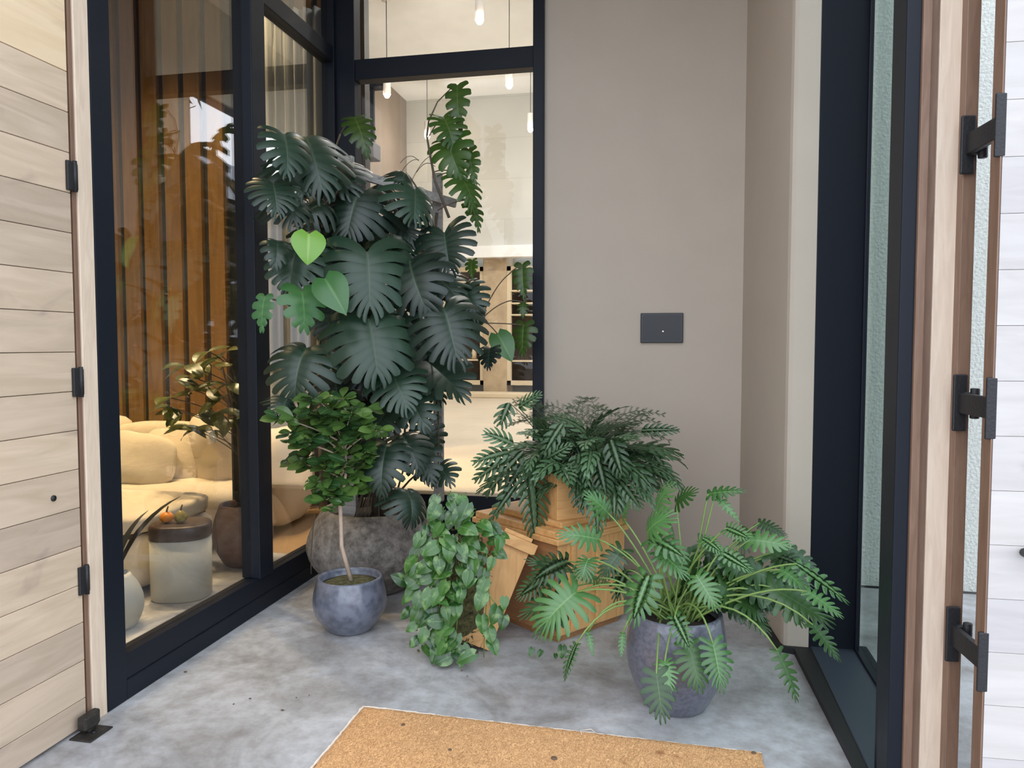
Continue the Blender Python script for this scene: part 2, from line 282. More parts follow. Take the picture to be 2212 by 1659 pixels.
# ------------------------------------------------------------ mesh builder
class MB:
    def __init__(s): s.v = []; s.f = []; s.rib = []; s.rn = []; s.smooth = []
    def add(s, vs, fs, rib=None, rn=0., smooth=False):
        o = len(s.v); s.v += [Vector(v) for v in vs]; s.f += [tuple(i + o for i in f) for f in fs]
        s.rib += rib if rib else [0.] * len(vs); s.rn += [rn] * len(vs); s.smooth += [smooth] * len(fs); return s
    def box(s, x0, x1, y0, y1, z0, z1, mat=None):
        vs = [Vector((x, y, z)) for x in (x0, x1) for y in (y0, y1) for z in (z0, z1)]
        if mat: vs = [mat @ v for v in vs]
        return s.add(vs, [(0, 1, 3, 2), (4, 6, 7, 5), (0, 4, 5, 1), (2, 3, 7, 6), (0, 2, 6, 4), (1, 5, 7, 3)])
    def prism(s, pts, z0, z1):
        n = len(pts); vs = [(x, y, z0) for x, y in pts] + [(x, y, z1) for x, y in pts]
        return s.add(vs, [tuple(range(n - 1, -1, -1)), tuple(range(n, 2 * n))] + [(i, (i + 1) % n, n + (i + 1) % n, n + i) for i in range(n)])
    def tube(s, pts, radii, n=7, rn=0.):
        pts = [Vector(p) for p in pts]
        if not isinstance(radii, (list, tuple)): radii = [radii] * len(pts)
        vs = []; fs = []; ref = Vector((.3, .9, .2))
        for i, p in enumerate(pts):
            t = (pts[min(i + 1, len(pts) - 1)] - pts[max(i - 1, 0)]).normalized()
            if abs(t.dot(ref)) > .95: ref = Vector((1, 0, .1))
            a = t.cross(ref).normalized(); b_ = t.cross(a)
            for k in range(n):
                q = 2 * PI * k / n; vs.append(p + (a * math.cos(q) + b_ * math.sin(q)) * radii[i])
        for i in range(len(pts) - 1):
            for k in range(n): fs.append((i * n + k, i * n + (k + 1) % n, (i + 1) * n + (k + 1) % n, (i + 1) * n + k))
        fs.append(tuple(range(n - 1, -1, -1))); fs.append(tuple((len(pts) - 1) * n + k for k in range(n)))
        return s.add(vs, fs, rn=rn, smooth=True)
    def lathe(s, prof, n=48, cx=0, cy=0, sx=1, sy=1, p=2.0, wob=0, closed=False):
        vs = []; fs = []
        for i, (r, z) in enumerate(prof):
            for k in range(n):
                q = 2 * PI * k / n; c, d = math.cos(q), math.sin(q)
                g = (abs(c) ** p + abs(d) ** p) ** (-1 / p)
                rr = r * g
                if wob: rr *= 1 + wob * noise.noise(Vector((c * 1.5, d * 1.5, z * 4)))
                vs.append((cx + rr * c * sx, cy + rr * d * sy, z))
        for i in range(len(prof) - 1):
            for k in range(n): fs.append((i * n + k, i * n + (k + 1) % n, (i + 1) * n + (k + 1) % n, (i + 1) * n + k))
        if prof[0][0] > 1e-4: fs.append(tuple(range(n - 1, -1, -1)))
        if prof[-1][0] > 1e-4: fs.append(tuple((len(prof) - 1) * n + k for k in range(n)))
        return s.add(vs, fs, smooth=True)
    def soft(s, c, size, rot=(0, 0, 0), p=4., seed=0, wob=.02, n=20, pinch=0):
        """stuffed cushion: superquadric grid with folds"""
        R = Euler(rot).to_matrix(); c = Vector(c); vs = []; fs = []
        m = n * 2
        for i in range(n + 1):
            th = -PI / 2 + PI * i / n
            for k in range(m):
                ph = 2 * PI * k / m
                d = Vector((math.cos(th) * math.cos(ph), math.cos(th) * math.sin(ph), math.sin(th)))
                g = (abs(d.x) ** p + abs(d.y) ** p + abs(d.z) ** p) ** (-1 / p)
                q = d * g
                if pinch:
                    th_ = 1 - pinch * (max(abs(q.x), abs(q.z)) ** 3)
                    q = Vector((q.x, q.y * th_, q.z))
                q = Vector((q.x * size[0] / 2, q.y * size[1] / 2, q.z * size[2] / 2))
                q += d * wob * noise.noise(q * 5 + Vector((seed, 0, 0)))
                vs.append(c + R @ q)
        for i in range(n):
            for k in range(m): fs.append((i * m + k, i * m + (k + 1) % m, (i + 1) * m + (k + 1) % m, (i + 1) * m + k))
        return s.add(vs, fs, smooth=True)
    def build(s, name, mat, parent=None, bevel=0, seg=2, attrs=False, origin=None):
        me = bpy.data.meshes.new(name)
        vs = s.v
        if origin is not None: o_ = Vector(origin); vs = [v - o_ for v in vs]
        elif parent is not None and tuple(parent.location) != (0, 0, 0) and s.__dict__.get('world'):
            mi = (Matrix.Translation(parent.location) @ parent.rotation_euler.to_matrix().to_4x4()).inverted(); vs = [mi @ v for v in vs]
        me.from_pydata([tuple(v) for v in vs], [], s.f)
        me.polygons.foreach_set('use_smooth', s.smooth)
        if attrs:
            a = me.attributes.new('rib', 'FLOAT', 'POINT'); a.data.foreach_set('value', s.rib)
            a = me.attributes.new('rnd', 'FLOAT', 'POINT'); a.data.foreach_set('value', s.rn)
        me.update()
        me.materials.append(mat)
        o = bpy.data.objects.new(name, me); C.objects.link(o)
        if parent: o.parent = parent
        if origin is not None: o.location = origin
        if bevel:
            b = o.modifiers.new('bevel', 'BEVEL'); b.width = bevel; b.segments = seg; b.limit_method = 'ANGLE'
        return o
def W():
    """builder whose points are world points, moved into the parent's space on build"""
    m = MB(); m.world = True; return m
def copy_tree(o, parent=None):
    c = o.copy(); C.objects.link(c)
    if parent: c.parent = parent
    for ch in list(o.children): copy_tree(ch, c)
    return c
def struct(name, mb, mat, bevel=0, label=None):
    o = mb.build(name, mat, bevel=bevel); o['kind'] = 'structure'; tag(o, label); return o

# ============================================================ SETTING
XL, YB = -2.214, 4.92
H_V = 4.3
struct('floor', MB().box(-6.4, 5, -6, 4.95, -.12, 0), M['concrete'], label='grey mottled polished concrete floor of the entrance')
struct('wall_back', MB().box(-.785, .60, YB, YB + .2, 0, H_V), M['plaster'], label='beige plaster wall carrying the touch panel')
struct('wall_right', MB().prism([(.46, YB), (.566, 3.86), (.575, 3.835), (.592, 3.83), (.69, 3.83), (.69, YB)], .03, H_V), M['plaster'], label='narrow beige return wall beside the dark side window')
struct('ceiling', MB().box(XL - .3, 1.1, 2.5, YB + .2, H_V, H_V + .2), M['plaster'])
struct('baseboard_right', MB().prism([(.44, YB), (.55, 3.82), (.62, 3.8), (.665, 2.62), (.74, 2.62), (.74, 3.83), (.69, YB)], 0, .03), M['base'], label='black base strip along the right wall')

# left glass wall (window_1)
w1 = empty('window_1', (XL, 3.8, 0)); w1['kind'] = 'structure'; tag(w1, 'large black framed glass wall beside the lounge')
def wb(): return W()
fr = wb()
D0 = XL - .09
fr.box(D0, XL, 2.63, 2.745, 0, H_V)
fr.box(D0, XL, 2.745, 4.93, 0, .085)
fr.box(D0, XL - .006, 2.745, 4.93, .085, .195)
fr.box(D0 - .01, XL + .012, 3.80, 3.945, .195, H_V)
fr.box(D0, XL, 4.87, 5.0, .195, H_V)
fr.box(D0, XL, 2.745, 4.93, H_V - .1, H_V)
fr.build('window_frame', M['black'], w1, bevel=.004)
wb().box(D0, XL - .004, 3.945, 4.87, 3.395, 3.50).build('transom', M['black'], w1, bevel=.004)
wb().box(XL - .052, XL - .045, 2.745, 3.80, .195, H_V - .1).build('pane', M['winglass'], w1)
wb().box(XL - .052, XL - .045, 3.945, 4.87, .195, 3.395).build('pane', M['winglass'], w1)
wb().box(XL - .052, XL - .045, 3.945, 4.87, 3.5, H_V - .1).build('pane', M['winglass'], w1)
# back glass wall (window_2)
w2 = empty('window_2', (-1.5, YB, 0)); w2['kind'] = 'structure'; tag(w2, 'tall black framed window looking into the bright hall')
fr = wb()
fr.box(XL - .09, -2.085, YB - .01, YB + .1, 0, H_V)
fr.box(-.855, -.785, YB - .05, YB + .1, 0, H_V)
fr.box(-2.085, -.855, YB, YB + .1, 0, .475)
fr.box(-2.085, -.855, YB, YB + .1, H_V - .1, H_V)
fr.build('window_frame', M['black'], w2, bevel=.004)
fr = wb(); fr.box(-2.085, -.855, YB, YB + .1, 3.285, 3.42); fr.build('transom', M['black'], w2, bevel=.004)
wb().box(-2.085, -.855, YB + .01, YB + .18, .475, .50).build('window_sill', M['creamframe'], w2, bevel=.003)
wb().box(-2.085, -.855, YB + .05, YB + .056, .50, 3.285).build('pane', M['clearglass'], w2)
wb().box(-2.085, -.855, YB + .05, YB + .056, 3.42, H_V - .1).build('pane', M['clearglass'], w2)
# right side window (window_3)
w3 = empty('window_3', (.8, 3.2, 0)); w3['kind'] = 'structure'; tag(w3, 'deep black framed side window with rough stucco outside')
fr = wb()
fr.box(.69, .90, 3.83, 3.95, .0, H_V)
fr.box(.895, .915, 3.80, 3.83, .0, H_V)
fr.box(.895, .96, 2.76, 3.86, .0, .045)
fr.box(.72, .925, 2.62, 2.76, .0, H_V)
fr.box(.70, .745, 2.535, 2.66, .0, H_V)
fr.box(.72, .96, 2.76, 3.83, H_V - .1, H_V)
fr.build('window_frame', M['black'], w3, bevel=.004)
wb().box(.70, .90, 2.70, 3.85, .0, .035).build('window_sill', plain('dark_slate_sill', (.035, .045, .06), .5), w3, bevel=.004)
wb().box(.925, .931, 2.76, 3.90, .045, H_V - .1).build('pane', M['sideglass'], w3)
# entrance frame (door jambs)
def trim(name, mb, mat, label, bevel=.003): return struct(name, mb, mat, bevel, label)
trim('trim_1', MB().box(XL - .12, XL + .002, 2.548, 2.625, 0, 4.12), M['jamb'], 'light oak door jamb on the left')
trim('trim_2', MB().box(XL - .12, XL - .004, 2.526, 2.546, 0, 4.12), M['jambdark'], 'brown rebate of the left door jamb')
t3 = MB(); t3.box(.742, .768, 2.52, 2.62, 0, 4.12); t3.box(.765, .797, 2.55, 2.62, 0, 4.12)
trim('trim_3', t3, M['jambdark'], 'brown moulded inner edge of the right door jamb')
trim('trim_4', MB().box(.794, .858, 2.54, 2.66, 0, 4.12), M['jamb'], 'light oak face of the right door jamb')
trim('trim_5', MB().box(.854, .892, 2.50, 2.62, 0, 4.12), M['jambdark'], 'brown hinge side of the right door jamb')
trim('trim_6', MB().box(XL - .12, 1.0, 2.50, 2.66, 4.12, 4.2), M['jamb'], 'oak head of the door frame')
struct('wall_front', MB().box(XL - .15, 1.02, 2.5, 2.66, 4.2, H_V + .2), M['plaster'])
# doors
def door(name, label, boards, mat, parts):
    e = empty(name, boards['loc'], boards.get('rz', 0)); e['kind'] = 'structure'; tag(e, label)
    return e
dl = empty('door_1', (XL - .03, 2.5, 0)); dl['kind'] = 'structure'; tag(dl, 'open oak plank door leaf on the left')
b = MB(); z = .12 - .15
while z < 2.45:
    b.box(-.02, .03, -1.55, .012, max(z, .012) + .0012, z + .15 - .0012); z += .15
b.build('planks', M['oakdoor'], dl, bevel=.0015, seg=1)
MB().box(-.02, .03, -1.55, .012, 2.5212, 4.1).build('top_board', M['oaklit'], dl, bevel=.0015, seg=1)
MB().box(-.03, -.018, -1.55, .012, .012, 4.1).build('backing', M['jambdark'], dl)
MB().tube([(.02, -.117, .932), (.036, -.117, .932)], .011, 14).build('knob', M['hinge'], dl)
dr = empty('door_2', (.872, 2.29, 0), math.radians(2)); dr['kind'] = 'structure'; tag(dr, 'open pale plank door leaf on the right')
b = MB(); z = .05 - .15
while z < 4.1:
    b.box(.002, 1.5, -.012, .0, max(z, .012) + .0006, min(4.1, z + .15 - .0006)); z += .15
b.build('planks', M['paledoor'], dr, bevel=.0015, seg=1)
MB().box(0, 1.5, .0, .045, .012, 4.1).build('backing', M['jambdark'], dr)
MB().box(-.004, .0, -.012, .045, .012, 4.1).build('edge_strip', M['jambdark'], dr)
hd = MB(); hd.tube([(.085, -.02, .935), (.085, -.085, .935)], .012, 12); hd.tube([(.075, -.08, .935), (.20, -.08, .935)], .011, 12); hd.build('door_handle', M['hinge'], dr)
# hinges
def hinge(loc, label, big, rz=0):
    e = empty('hinge', loc, rz, label, 'hinge', 'black hinges of the entrance doors')
    if big:
        MB().box(-.052, -.012, -.012, 0, -.085, .085).build('hinge_leaf', M['hinge'], e, bevel=.004)
        MB().box(-.053, -.024, -.216, -.206, -.085, .085).build('hinge_leaf', M['hinge'], e, bevel=.004)
        k = MB(); k.box(-.03, .012, -.03, -.005, -.032, .032); k.box(-.040, -.020, -.208, -.005, -.030, .030); k.tube([(.0, -.03, -.045), (.0, -.03, .045)], .013, 12); k.build('knuckle', M['hinge'], e, bevel=.003)
    else:
        MB().box(0, .012, -.032, .0, -.055, .055).build('hinge_leaf', M['hinge'], e, bevel=.003)
        MB().box(0, .01, .006, .022, -.05, .05).build('hinge_leaf', M['hinge'], e, bevel=.003)
        MB().tube([(.012, .003, -.058), (.012, .003, .058)], .008, 12).build('knuckle', M['hinge'], e)
    return e
for zz, lb in ((2.134, 'upper black hinge on the left oak door'), (1.355, 'middle black hinge on the left oak door, just below eye level'), (.586, 'lower black hinge on the left oak door near the floor')):
    hinge((XL + .001, 2.520, zz), lb, False)
for zz, lb in ((2.085, 'upper black iron hinge bridging the gap of the right door'), (1.325, 'middle black iron hinge bridging the gap of the right door'), (.62, 'lowest black iron hinge bridging the gap of the right door')):
    hinge((.892, 2.495, zz), lb, True, math.radians(4))
# floor stop
ds = empty('door_stop', (XL + .03, 2.50, 0), 0, 'weathered black metal floor catch at the foot of the left door', 'door stop')
MB().box(-.02, .075, -.09, .03, 0, .006).build('base_plate', M['stop'], ds, bevel=.002)
k = MB(); k.prism([(-.01, -.06), (.028, -.06), (.034, .0), (.02, .03), (-.01, .03)], .02, .075); k.box(.0, .02, -.03, .01, .0, .03); k.build('catch_block', M['stop'], ds, bevel=.008)
MB().tube([(.04, -.03, .005), (.04, -.03, .012)], .008, 10).build('screw', M['hinge'], ds)

# outside stucco
struct('wall_outside', MB().box(.70, 6, 5.0, 5.2, 0, 7.2), M['stucco'], label='pale rough stucco wall outside the side window')

# living room
struct('wall_lounge_left', MB().box(-6.4, -6.2, 2.4, 7.2, 0, 5.7), M['sidewall'])
struct('wall_lounge_front', MB().box(-6.4, XL - .1, 2.40, 2.60, 0, 5.7), M['stucco'])
struct('ceiling_lounge', MB().box(-6.4, XL - .09, 2.4, 5.0, 5.7, 5.9).box(-6.4, -3.0, 5.0, 7.4, 5.7, 5.9), M['sidewall'])
struct('wall_lounge_above', MB().box(XL - .3, XL - .09, 2.4, 5.1, H_V, 5.7), M['sidewall'])
struct('floor_lounge', MB().box(-6.4, XL - .09, 4.95, 7.4, -.12, 0), M['livingfloor'])
struct('trim_8', MB().box(-2.95, -2.80, 4.74, 4.86, 0, 5.7), M['base'], .004, 'dark post standing in the lounge behind the sofa arm')
sw = empty('wall_lounge_back', (-4.5, 7.0, 0)); sw['kind'] = 'structure'; tag(sw, 'wall of upright walnut boards behind the lounge sofa')
W().box(-6.4, -2.9, 7.08, 7.2, 0, 5.7).build('backing', M['slatgap'], sw)
b = W(); x = -6.3; k = 0
while x < -3.0:
    b.box(x, x + .175, 7.02 + .012 * (k % 2), 7.08, .0, 5.7); x += .245; k += 1
b.build('boards', M['slat'], sw, bevel=.003, seg=1)
# hall beyond the back window
FZ = .46; YF = 15.0; CH = 6.45
struct('floor_hall', MB().box(-5.6, 2.2, 7.4, YF, FZ - .2, FZ).box(-2.30, 2.2, YB + .18, 7.4, FZ - .2, FZ), M['roomfloor'], label='cream stone floor of the bright hall')
struct('ceiling_hall', MB().box(-5.6, 2.2, YB + .2, YF + .2, CH, CH + .2), M['white_ceiling'], label='white plaster ceiling of the hall')
struct('wall_hall_left', MB().box(-5.6, -5.25, 7.4, YF, FZ, CH), M['sidewall'])
struct('wall_hall_near', MB().box(-5.6, -3.0, 7.2, 7.4, 0, CH), M['sidewall'])
struct('wall_hall_above', MB().box(-2.4, 2.2, YB + .1, YB + .25, H_V + .0, CH), M['roomwall'])
b = MB(); b.box(-5.6, 2.2, YF, YF + .2, 3.40, CH); b.box(-5.6, 2.2, YF + .7, YF + .9, FZ, 3.4); b.box(-1.9, 2.2, YF, YF + .7, FZ, 3.4); b.box(-5.6, -4.5, YF, YF + .7, FZ, 3.4)
struct('wall_hall_back', b, M['roomwall'], label='cream limewashed end wall of the hall')
b = MB()
b.box(2.0, 2.2, YB + .2, 9.6, FZ, CH); b.box(2.0, 2.2, 14.2, YF, FZ, CH); b.box(2.0, 2.2, 9.6, 14.2, FZ, 1.0); b.box(2.0, 2.2, 9.6, 14.2, 5.1, CH)
struct('wall_hall_right', b, M['roomwall'])
w4 = empty('window_4', (2.05, 10.6, 0)); w4['kind'] = 'structure'
b = W()
for y in (9.6, 12.4, 14.1): b.box(2.05, 2.13, y, y + .1, 1.0, 5.1)
b.box(2.05, 2.13, 9.6, 14.2, 1.0, 1.08); b.box(2.05, 2.13, 9.6, 14.2, 5.02, 5.1)
b.build('window_frame', M['black'], w4)

# ============================================================ LOUNGE LAMPS, ADDED HALL SPOTS
for x, y, e in ((-3.7, 4.9, 560), (-4.8, 4.4, 420), (-2.75, 3.5, 70), (-4.0, 5.9, 230), (-3.9, 5.7, 150), (-4.9, 5.9, 200)):
    lamp('lounge_ceiling_lamp', 'SPOT', (x, y, 5.62), e, (1, .72, .38), None, .06, 80 if y < 6 else 105, .7)
for x in (-3.4, -1.9, -.4):
    for y in (7.4, 9.8, 12.2):
        lamp('hall_added_spot', 'SPOT', (x, y, CH - .03), 112, (1, .97, .94), None, .08, 150, .7)  # added bare spots without fixtures, only to light the hall

# ============================================================ HALL THINGS
def pendant(px, py, y, lb):
    p = ony(px, py, y)
    t = empty('pendant_lamp', (p.x, p.y, p.z), 0, lb, 'pendant lamp', 'white cylinder pendants in the hall')
    MB().lathe([(.0, .30), (.052, .30), (.055, .29), (.055, .02), (.05, .02), (.05, .10), (.0, .10)], 24).build('lamp_shade', M['pendwhite'], t)
    MB().lathe([(.0, .10), (.03, .09), (.046, .04), (.043, .0), (.025, -.025), (.0, -.035)], 20).build('bulb', M['bulb'], t)
    MB().tube([(0, 0, .29), (0, 0, CH - p.z)], .006, 6).build('cord', M['slatgap'], t)
    MB().lathe([(.0, CH - p.z - .02), (.07, CH - p.z - .02), (.07, CH - p.z), (0, CH - p.z)], 20).build('ceiling_rose', M['pendwhite'], t)
    lamp('lamp', 'POINT', (0, 0, -.08), 22, (1, .91, .78), None, .05, parent=t)
for a in ((1036, 47, 8.9, 'largest white cylinder pendant lamp at the top edge of the photo'),
          (836, 207, 10.6, 'white cylinder pendant just under the transom beside the corner post'),
          (1100, 187, 10.6, 'white cylinder pendant just under the transom at the right of the hall window'),
          (1146, 282, 13.6, 'small white pendant lamp beside the right window post'),
          (923, 297, 13.8, 'small white pendant lamp behind the monstera branch')):
    pendant(*a)

def yw(px, py, y=YF): return ony(px, py, y)
# stone column and two lit cabinets
a0, a1 = yw(1045, 700).x, yw(1095, 700).x
tag(MB().box(a0, a1, YF - .05, YF + .7, FZ, 3.39).build('stone_column', M['stonecol'], None, bevel=.01), 'tan stone column between the two lit display cabinets', 'column')
struct('trim_7', MB().box(-5.2, 1.9, YF - .25, YF + .02, 3.22, 3.45), M['white_ceiling'], 0, 'white soffit over the display cabinets')
def cabinet(px0, px1, lb, lines):
    x0, x1 = yw(px0, 700).x, yw(px1, 700).x
    z0, z1 = yw(1100, 832).z, yw(1100, 575).z
    t = empty('display_cabinet', ((x0 + x1) / 2, YF, z0), 0, lb, 'cabinet', 'lit display cabinets at the end of the hall')
    b = W()
    for (u0, u1, v0, v1) in ((x0, x0 + .08, z0, z1), (x1 - .08, x1, z0, z1), (x0, x1, z0, z0 + .09), (x0, x1, z1 - .09, z1)): b.box(u0, u1, YF + .0, YF + .12, v0, v1)
    b.build('cabinet_frame', M['creamframe'], t)
    W().box(x0, x1, YF + .45, YF + .5, z0, z1).build('back_panel', M['shelfdark'], t)
    for ly in lines:
        z = yw(1100, ly).z
        s = W().box(x0 + .08, x1 - .08, YF + .02, YF + .45, z - .015, z + .015).build('shelf', M['creamframe'], t)
        W().box(x0 + .1, x1 - .1, YF + .0, YF + .02, z - .035, z + .025).build('light_strip', M['glow'], s)
cabinet(958, 1045, 'left lit display cabinet half hidden behind the monstera leaves', (607, 637, 684, 778))
cabinet(1095, 1200, 'right lit display cabinet beside the window post', (628, 655, 680, 780))
tag(MB().box(-5.0, 1.6, YF - .75, YF - .30, FZ, FZ + .10).build('low_bench', M['creamframe'], None, bevel=.02), 'long low cream bench along the foot of the cabinets', 'bench')
for px, lb in ((1020, 'small cream vessel on the lit shelf, left of the pair beside the stone column'), (1038, 'small cream vessel on the lit shelf, right of the pair beside the stone column')):
    p = yw(px, 777); q = MB(); q.lathe([(0, .0), (.05, 0), (.055, .1), (.03, .2), (.035, .28), (0, .28)], 16); v = q.build('vase', M['creamframe']); v.location = (p.x, YF + .15, p.z + .02)
    tag(v, lb, 'vase', 'pair of vessels on the lit shelf')
# dark rack on the hall's left side
p0, p1 = yw(776, 195, 11.5), yw(804, 195, 11.5)
t = empty('hanging_rack', (p0.x, 11.5, 3), 0, 'dark metal rack hanging beside the hall side wall, left of the pendants', 'rack')
b = W()
zt, zb = yw(790, 176, 11.5).z, yw(790, 312, 11.5).z
W().box(p0.x - .03, p0.x + .03, 11.47, 11.53, zb, zt).build('post', M['black'], t); W().box(p1.x - .03, p1.x + .03, 11.47, 11.53, zb - .15, zt).build('post', M['black'], t)
W().box(-5.25, p1.x + .25, 11.4, 11.6, yw(790, 193, 11.5).z, yw(790, 174, 11.5).z).build('top_beam', M['black'], t)
W().box(p0.x, p1.x + .08, 11.35, 11.65, zb - .25, zb + .0).build('box', plain('grey_cloth', (.12, .12, .13), .8), t, bevel=.02)
# trees and roof seen (mirrored) through the hall's side windows
def tree(x, y, h, r, seed, lb):
    t = empty('tree', (x, y, 0), 0, lb, 'tree', 'trees outside the hall windows')
    MB().tube([(0, 0, 0), (.1, .05, h * .5), (0, 0, h * .8)], [.18, .13, .06], 8).build('trunk', M['bark'], t)
    R = random.Random(seed); b = MB()
    for _ in range(420):
        d = Vector((R.gauss(0, 1), R.gauss(0, 1), R.gauss(0, 1))).normalized() * (R.random() ** .4) * r
        c = Vector((d.x, d.y, h + d.z * .8)); u = Vector((R.gauss(0, 1), R.gauss(0, 1), R.gauss(0, 1))).normalized() * .22; v = u.orthogonal().normalized() * .1
        b.add([c - u, c + v, c + u, c - v], [(0, 1, 2, 3)])
    b.build('foliage', M['foliage'], t)
tree(7.0, 15.0, 7.6, 1.6, 3, 'dark tree outside the hall side windows, nearer one')
tree(10.0, 17.2, 9.0, 1.7, 4, 'tall dark tree outside the hall side windows, farther one')
b = MB(); b.prism([(8, 20), (17, 20), (17, 34), (8, 34)], 0, 5.6)
b.add([(7.6, 19.6, 5.6), (17.4, 19.6, 5.6), (17.4, 34, 5.6), (7.6, 34, 5.6), (12.5, 19.6, 8.6), (12.5, 34, 8.6)], [(0, 1, 4), (2, 3, 5), (0, 4, 5, 3), (1, 2, 5, 4)])
tag(b.build('neighbouring_house', M['roof']), 'grey roofed house outside the hall side windows', 'building')
tag(MB().box(-40, 40, -40, 60, -.4, -.14).build('ground', plain('outdoor_ground', (.16, .16, .15), .95, var=.2)), kind='structure')

# curtain
cb = MB(); n = 90; vs = []; fs = []
cx0, cx1, cy = -3.70, -2.78, 6.38
for i in range(n + 1):
    u = i / n; x = cx0 + (cx1 - cx0) * u; y = cy + .035 * math.sin(u * 62) + .012 * math.sin(u * 151)
    for j in range(9): vs.append((x, y + .006 * math.sin(j + u * 20), .02 + j * 4.45 / 8))
for i in range(n):
    for j in range(8): fs.append((i * 9 + j, (i + 1) * 9 + j, (i + 1) * 9 + j + 1, i * 9 + j + 1))
cb.add(vs, fs, smooth=True); co = cb.build('curtain', M['curtain']); tag(co, 'grey beige floor length curtain behind the glass by the corner', 'curtain')
m_ = co.modifiers.new('s', 'SOLIDIFY'); m_.thickness = .006

# ============================================================ LOUNGE FURNITURE
t = empty('sofa', (-4.0, 5.4, 0), 0, 'cream boucle corner sofa lit warmly behind the left glass wall', 'sofa')
b = W(); b.soft((-4.1, 5.42, .235), (2.2, 1.1, .44), p=7, wob=.02, n=24); b.build('seat', M['cream'], t)
b = W(); b.soft((-4.0, 5.80, .60), (1.5, .34, .46), (-.12, 0, 0), p=5, wob=.03); b.build('back_cushion', M['cream'], t)
b = W(); b.soft((-4.95, 5.72, .64), (.75, .40, .50), (-.1, 0, .1), p=4, wob=.03, seed=2); b.build('back_cushion', M['cream'], t)
b = W(); b.soft((-3.56, 5.42, .61), (.56, .28, .62), (.1, .16, math.radians(-30)), p=3.4, wob=.05, seed=5, n=30, pinch=.35); b.build('corner_cushion', M['cream'], t)
b = W(); b.soft((-3.12, 5.75, .42), (.34, .8, .78), (0, 0, .1), p=5, wob=.03, seed=8); b.build('arm', M['cream'], t)
def pillow(loc, size, rot, seed, lb):
    o = MB().soft((0, 0, 0), size, rot, p=3.4, wob=.04, seed=seed, n=24, pinch=.55).build('pillow', M['cream']); o.location = loc
    tag(o, lb, 'pillow', 'pillows on the sofa')
pillow((-4.10, 5.10, .60), (.86, .24, .46), (-.28, 0, .06), 1, 'wide cream pillow in front on the sofa seat')
pillow((-3.84, 5.34, .61), (.56, .2, .48), (-.25, 0, -.1), 3, 'smaller cream pillow tucked between the front pillow and the corner cushion')
t = empty('ottoman', (-3.52, 4.25, 0), 0, 'white upholstered ottoman at the left beside the round side table', 'ottoman')
b = W(); b.soft((-3.52, 4.3, .185), (.95, .86, .33), p=9, wob=.008, n=24); b.build('base', M['cream'], t)
b = W(); b.soft((-3.52, 4.3, .415), (.95, .86, .13), p=6, wob=.012, n=24); b.build('seat_cushion', M['cream'], t)
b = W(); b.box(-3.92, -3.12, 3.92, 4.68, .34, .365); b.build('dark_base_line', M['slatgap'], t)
tb = empty('side_table', (-2.82, 3.98, 0), math.radians(20), 'oval side table with grey glazed body and dark brown top', 'side table')
MB().lathe([(.0, .0), (.142, .0), (.150, .01), (.152, .36)], 48, p=2.6, sx=1.1).build('body', M['tablebody'], tb)
MB().lathe([(.152, .36), (.154, .362), (.155, .43), (.148, .442), (.14, .445), (.0, .445)], 48, p=2.6, sx=1.1).build('tabletop', M['tabletop'], tb)
def gourd(loc, r, mat, lb, ribs=9, squash=.8, pear=0):
    t = empty('gourd', loc, 0, lb, 'gourd', 'gourds on the side table')
    vs = []; fs = []; n = 48; m = 14
    for i in range(m + 1):
        th = -PI / 2 + PI * i / m
        for k in range(n):
            ph = 2 * PI * k / n
            rr = r * (1 - .08 * abs(math.sin(ph * ribs / 2))) * (1 - pear * max(0, math.sin(th)) * .5)
            vs.append((rr * math.cos(th) * math.cos(ph), rr * math.cos(th) * math.sin(ph), r * squash * (1 + math.sin(th) * (1 + pear * .3 * (th > 0)))))
    for i in range(m):
        for k in range(n): fs.append((i * n + k, i * n + (k + 1) % n, (i + 1) * n + (k + 1) % n, (i + 1) * n + k))
    MB().add(vs, fs, smooth=True).build('flesh', mat, t)
    z = 2 * r * squash * (1 + pear * .12)
    MB().tube([(0, 0, z - .01), (.003, 0, z + .012), (.012, 0, z + .034)], [.006, .005, .004], 7).build('stem', M['stem_orange'], t)
gourd((-2.89, 3.95, .445), .040, M['orange'], 'small orange gourd with a dark stem on the dark table top')
gourd((-2.81, 3.97, .445), .040, M['greengourd'], 'green and orange pear shaped gourd beside the orange one', 8, .85, .6)

# ------------------------------------------------------------ leaf builders
UPV = Vector((0, 0, 1))
def frame_of(B, T, nrm):
    d = (T - B); L = d.length; d.normalize(); n = (nrm - d * nrm.dot(d))
    if n.length < 1e-3: n = d.orthogonal()
    n.normalize(); s = d.cross(n)
    return d, n, s, L
def bend(x, y, z, th):
    if abs(th) < 1e-3: return x, y, z
    a = th * y; return x, math.sin(a) / th + z * math.sin(a), -(1 - math.cos(a)) / th + z * math.cos(a)
def put(mb, B, T, nrm, pts, fs, rib, rn, th):
    d, n, s, L = frame_of(B, T, nrm)
    e = bend(0, 1, 0, th); k = 1 / math.hypot(e[1], e[2]); q = math.atan2(e[2], e[1]); cq, sq = math.cos(-q), math.sin(-q)
    vs = []
    for (x, y, z) in pts:
        x, y, z = bend(x, y, z, th); y, z = (y * cq - z * sq) * k, (y * sq + z * cq) * k
        vs.append(B + s * (x * L) + d * (y * L) + n * (z * L))
    mb.add(vs, fs, rib, rn, True)
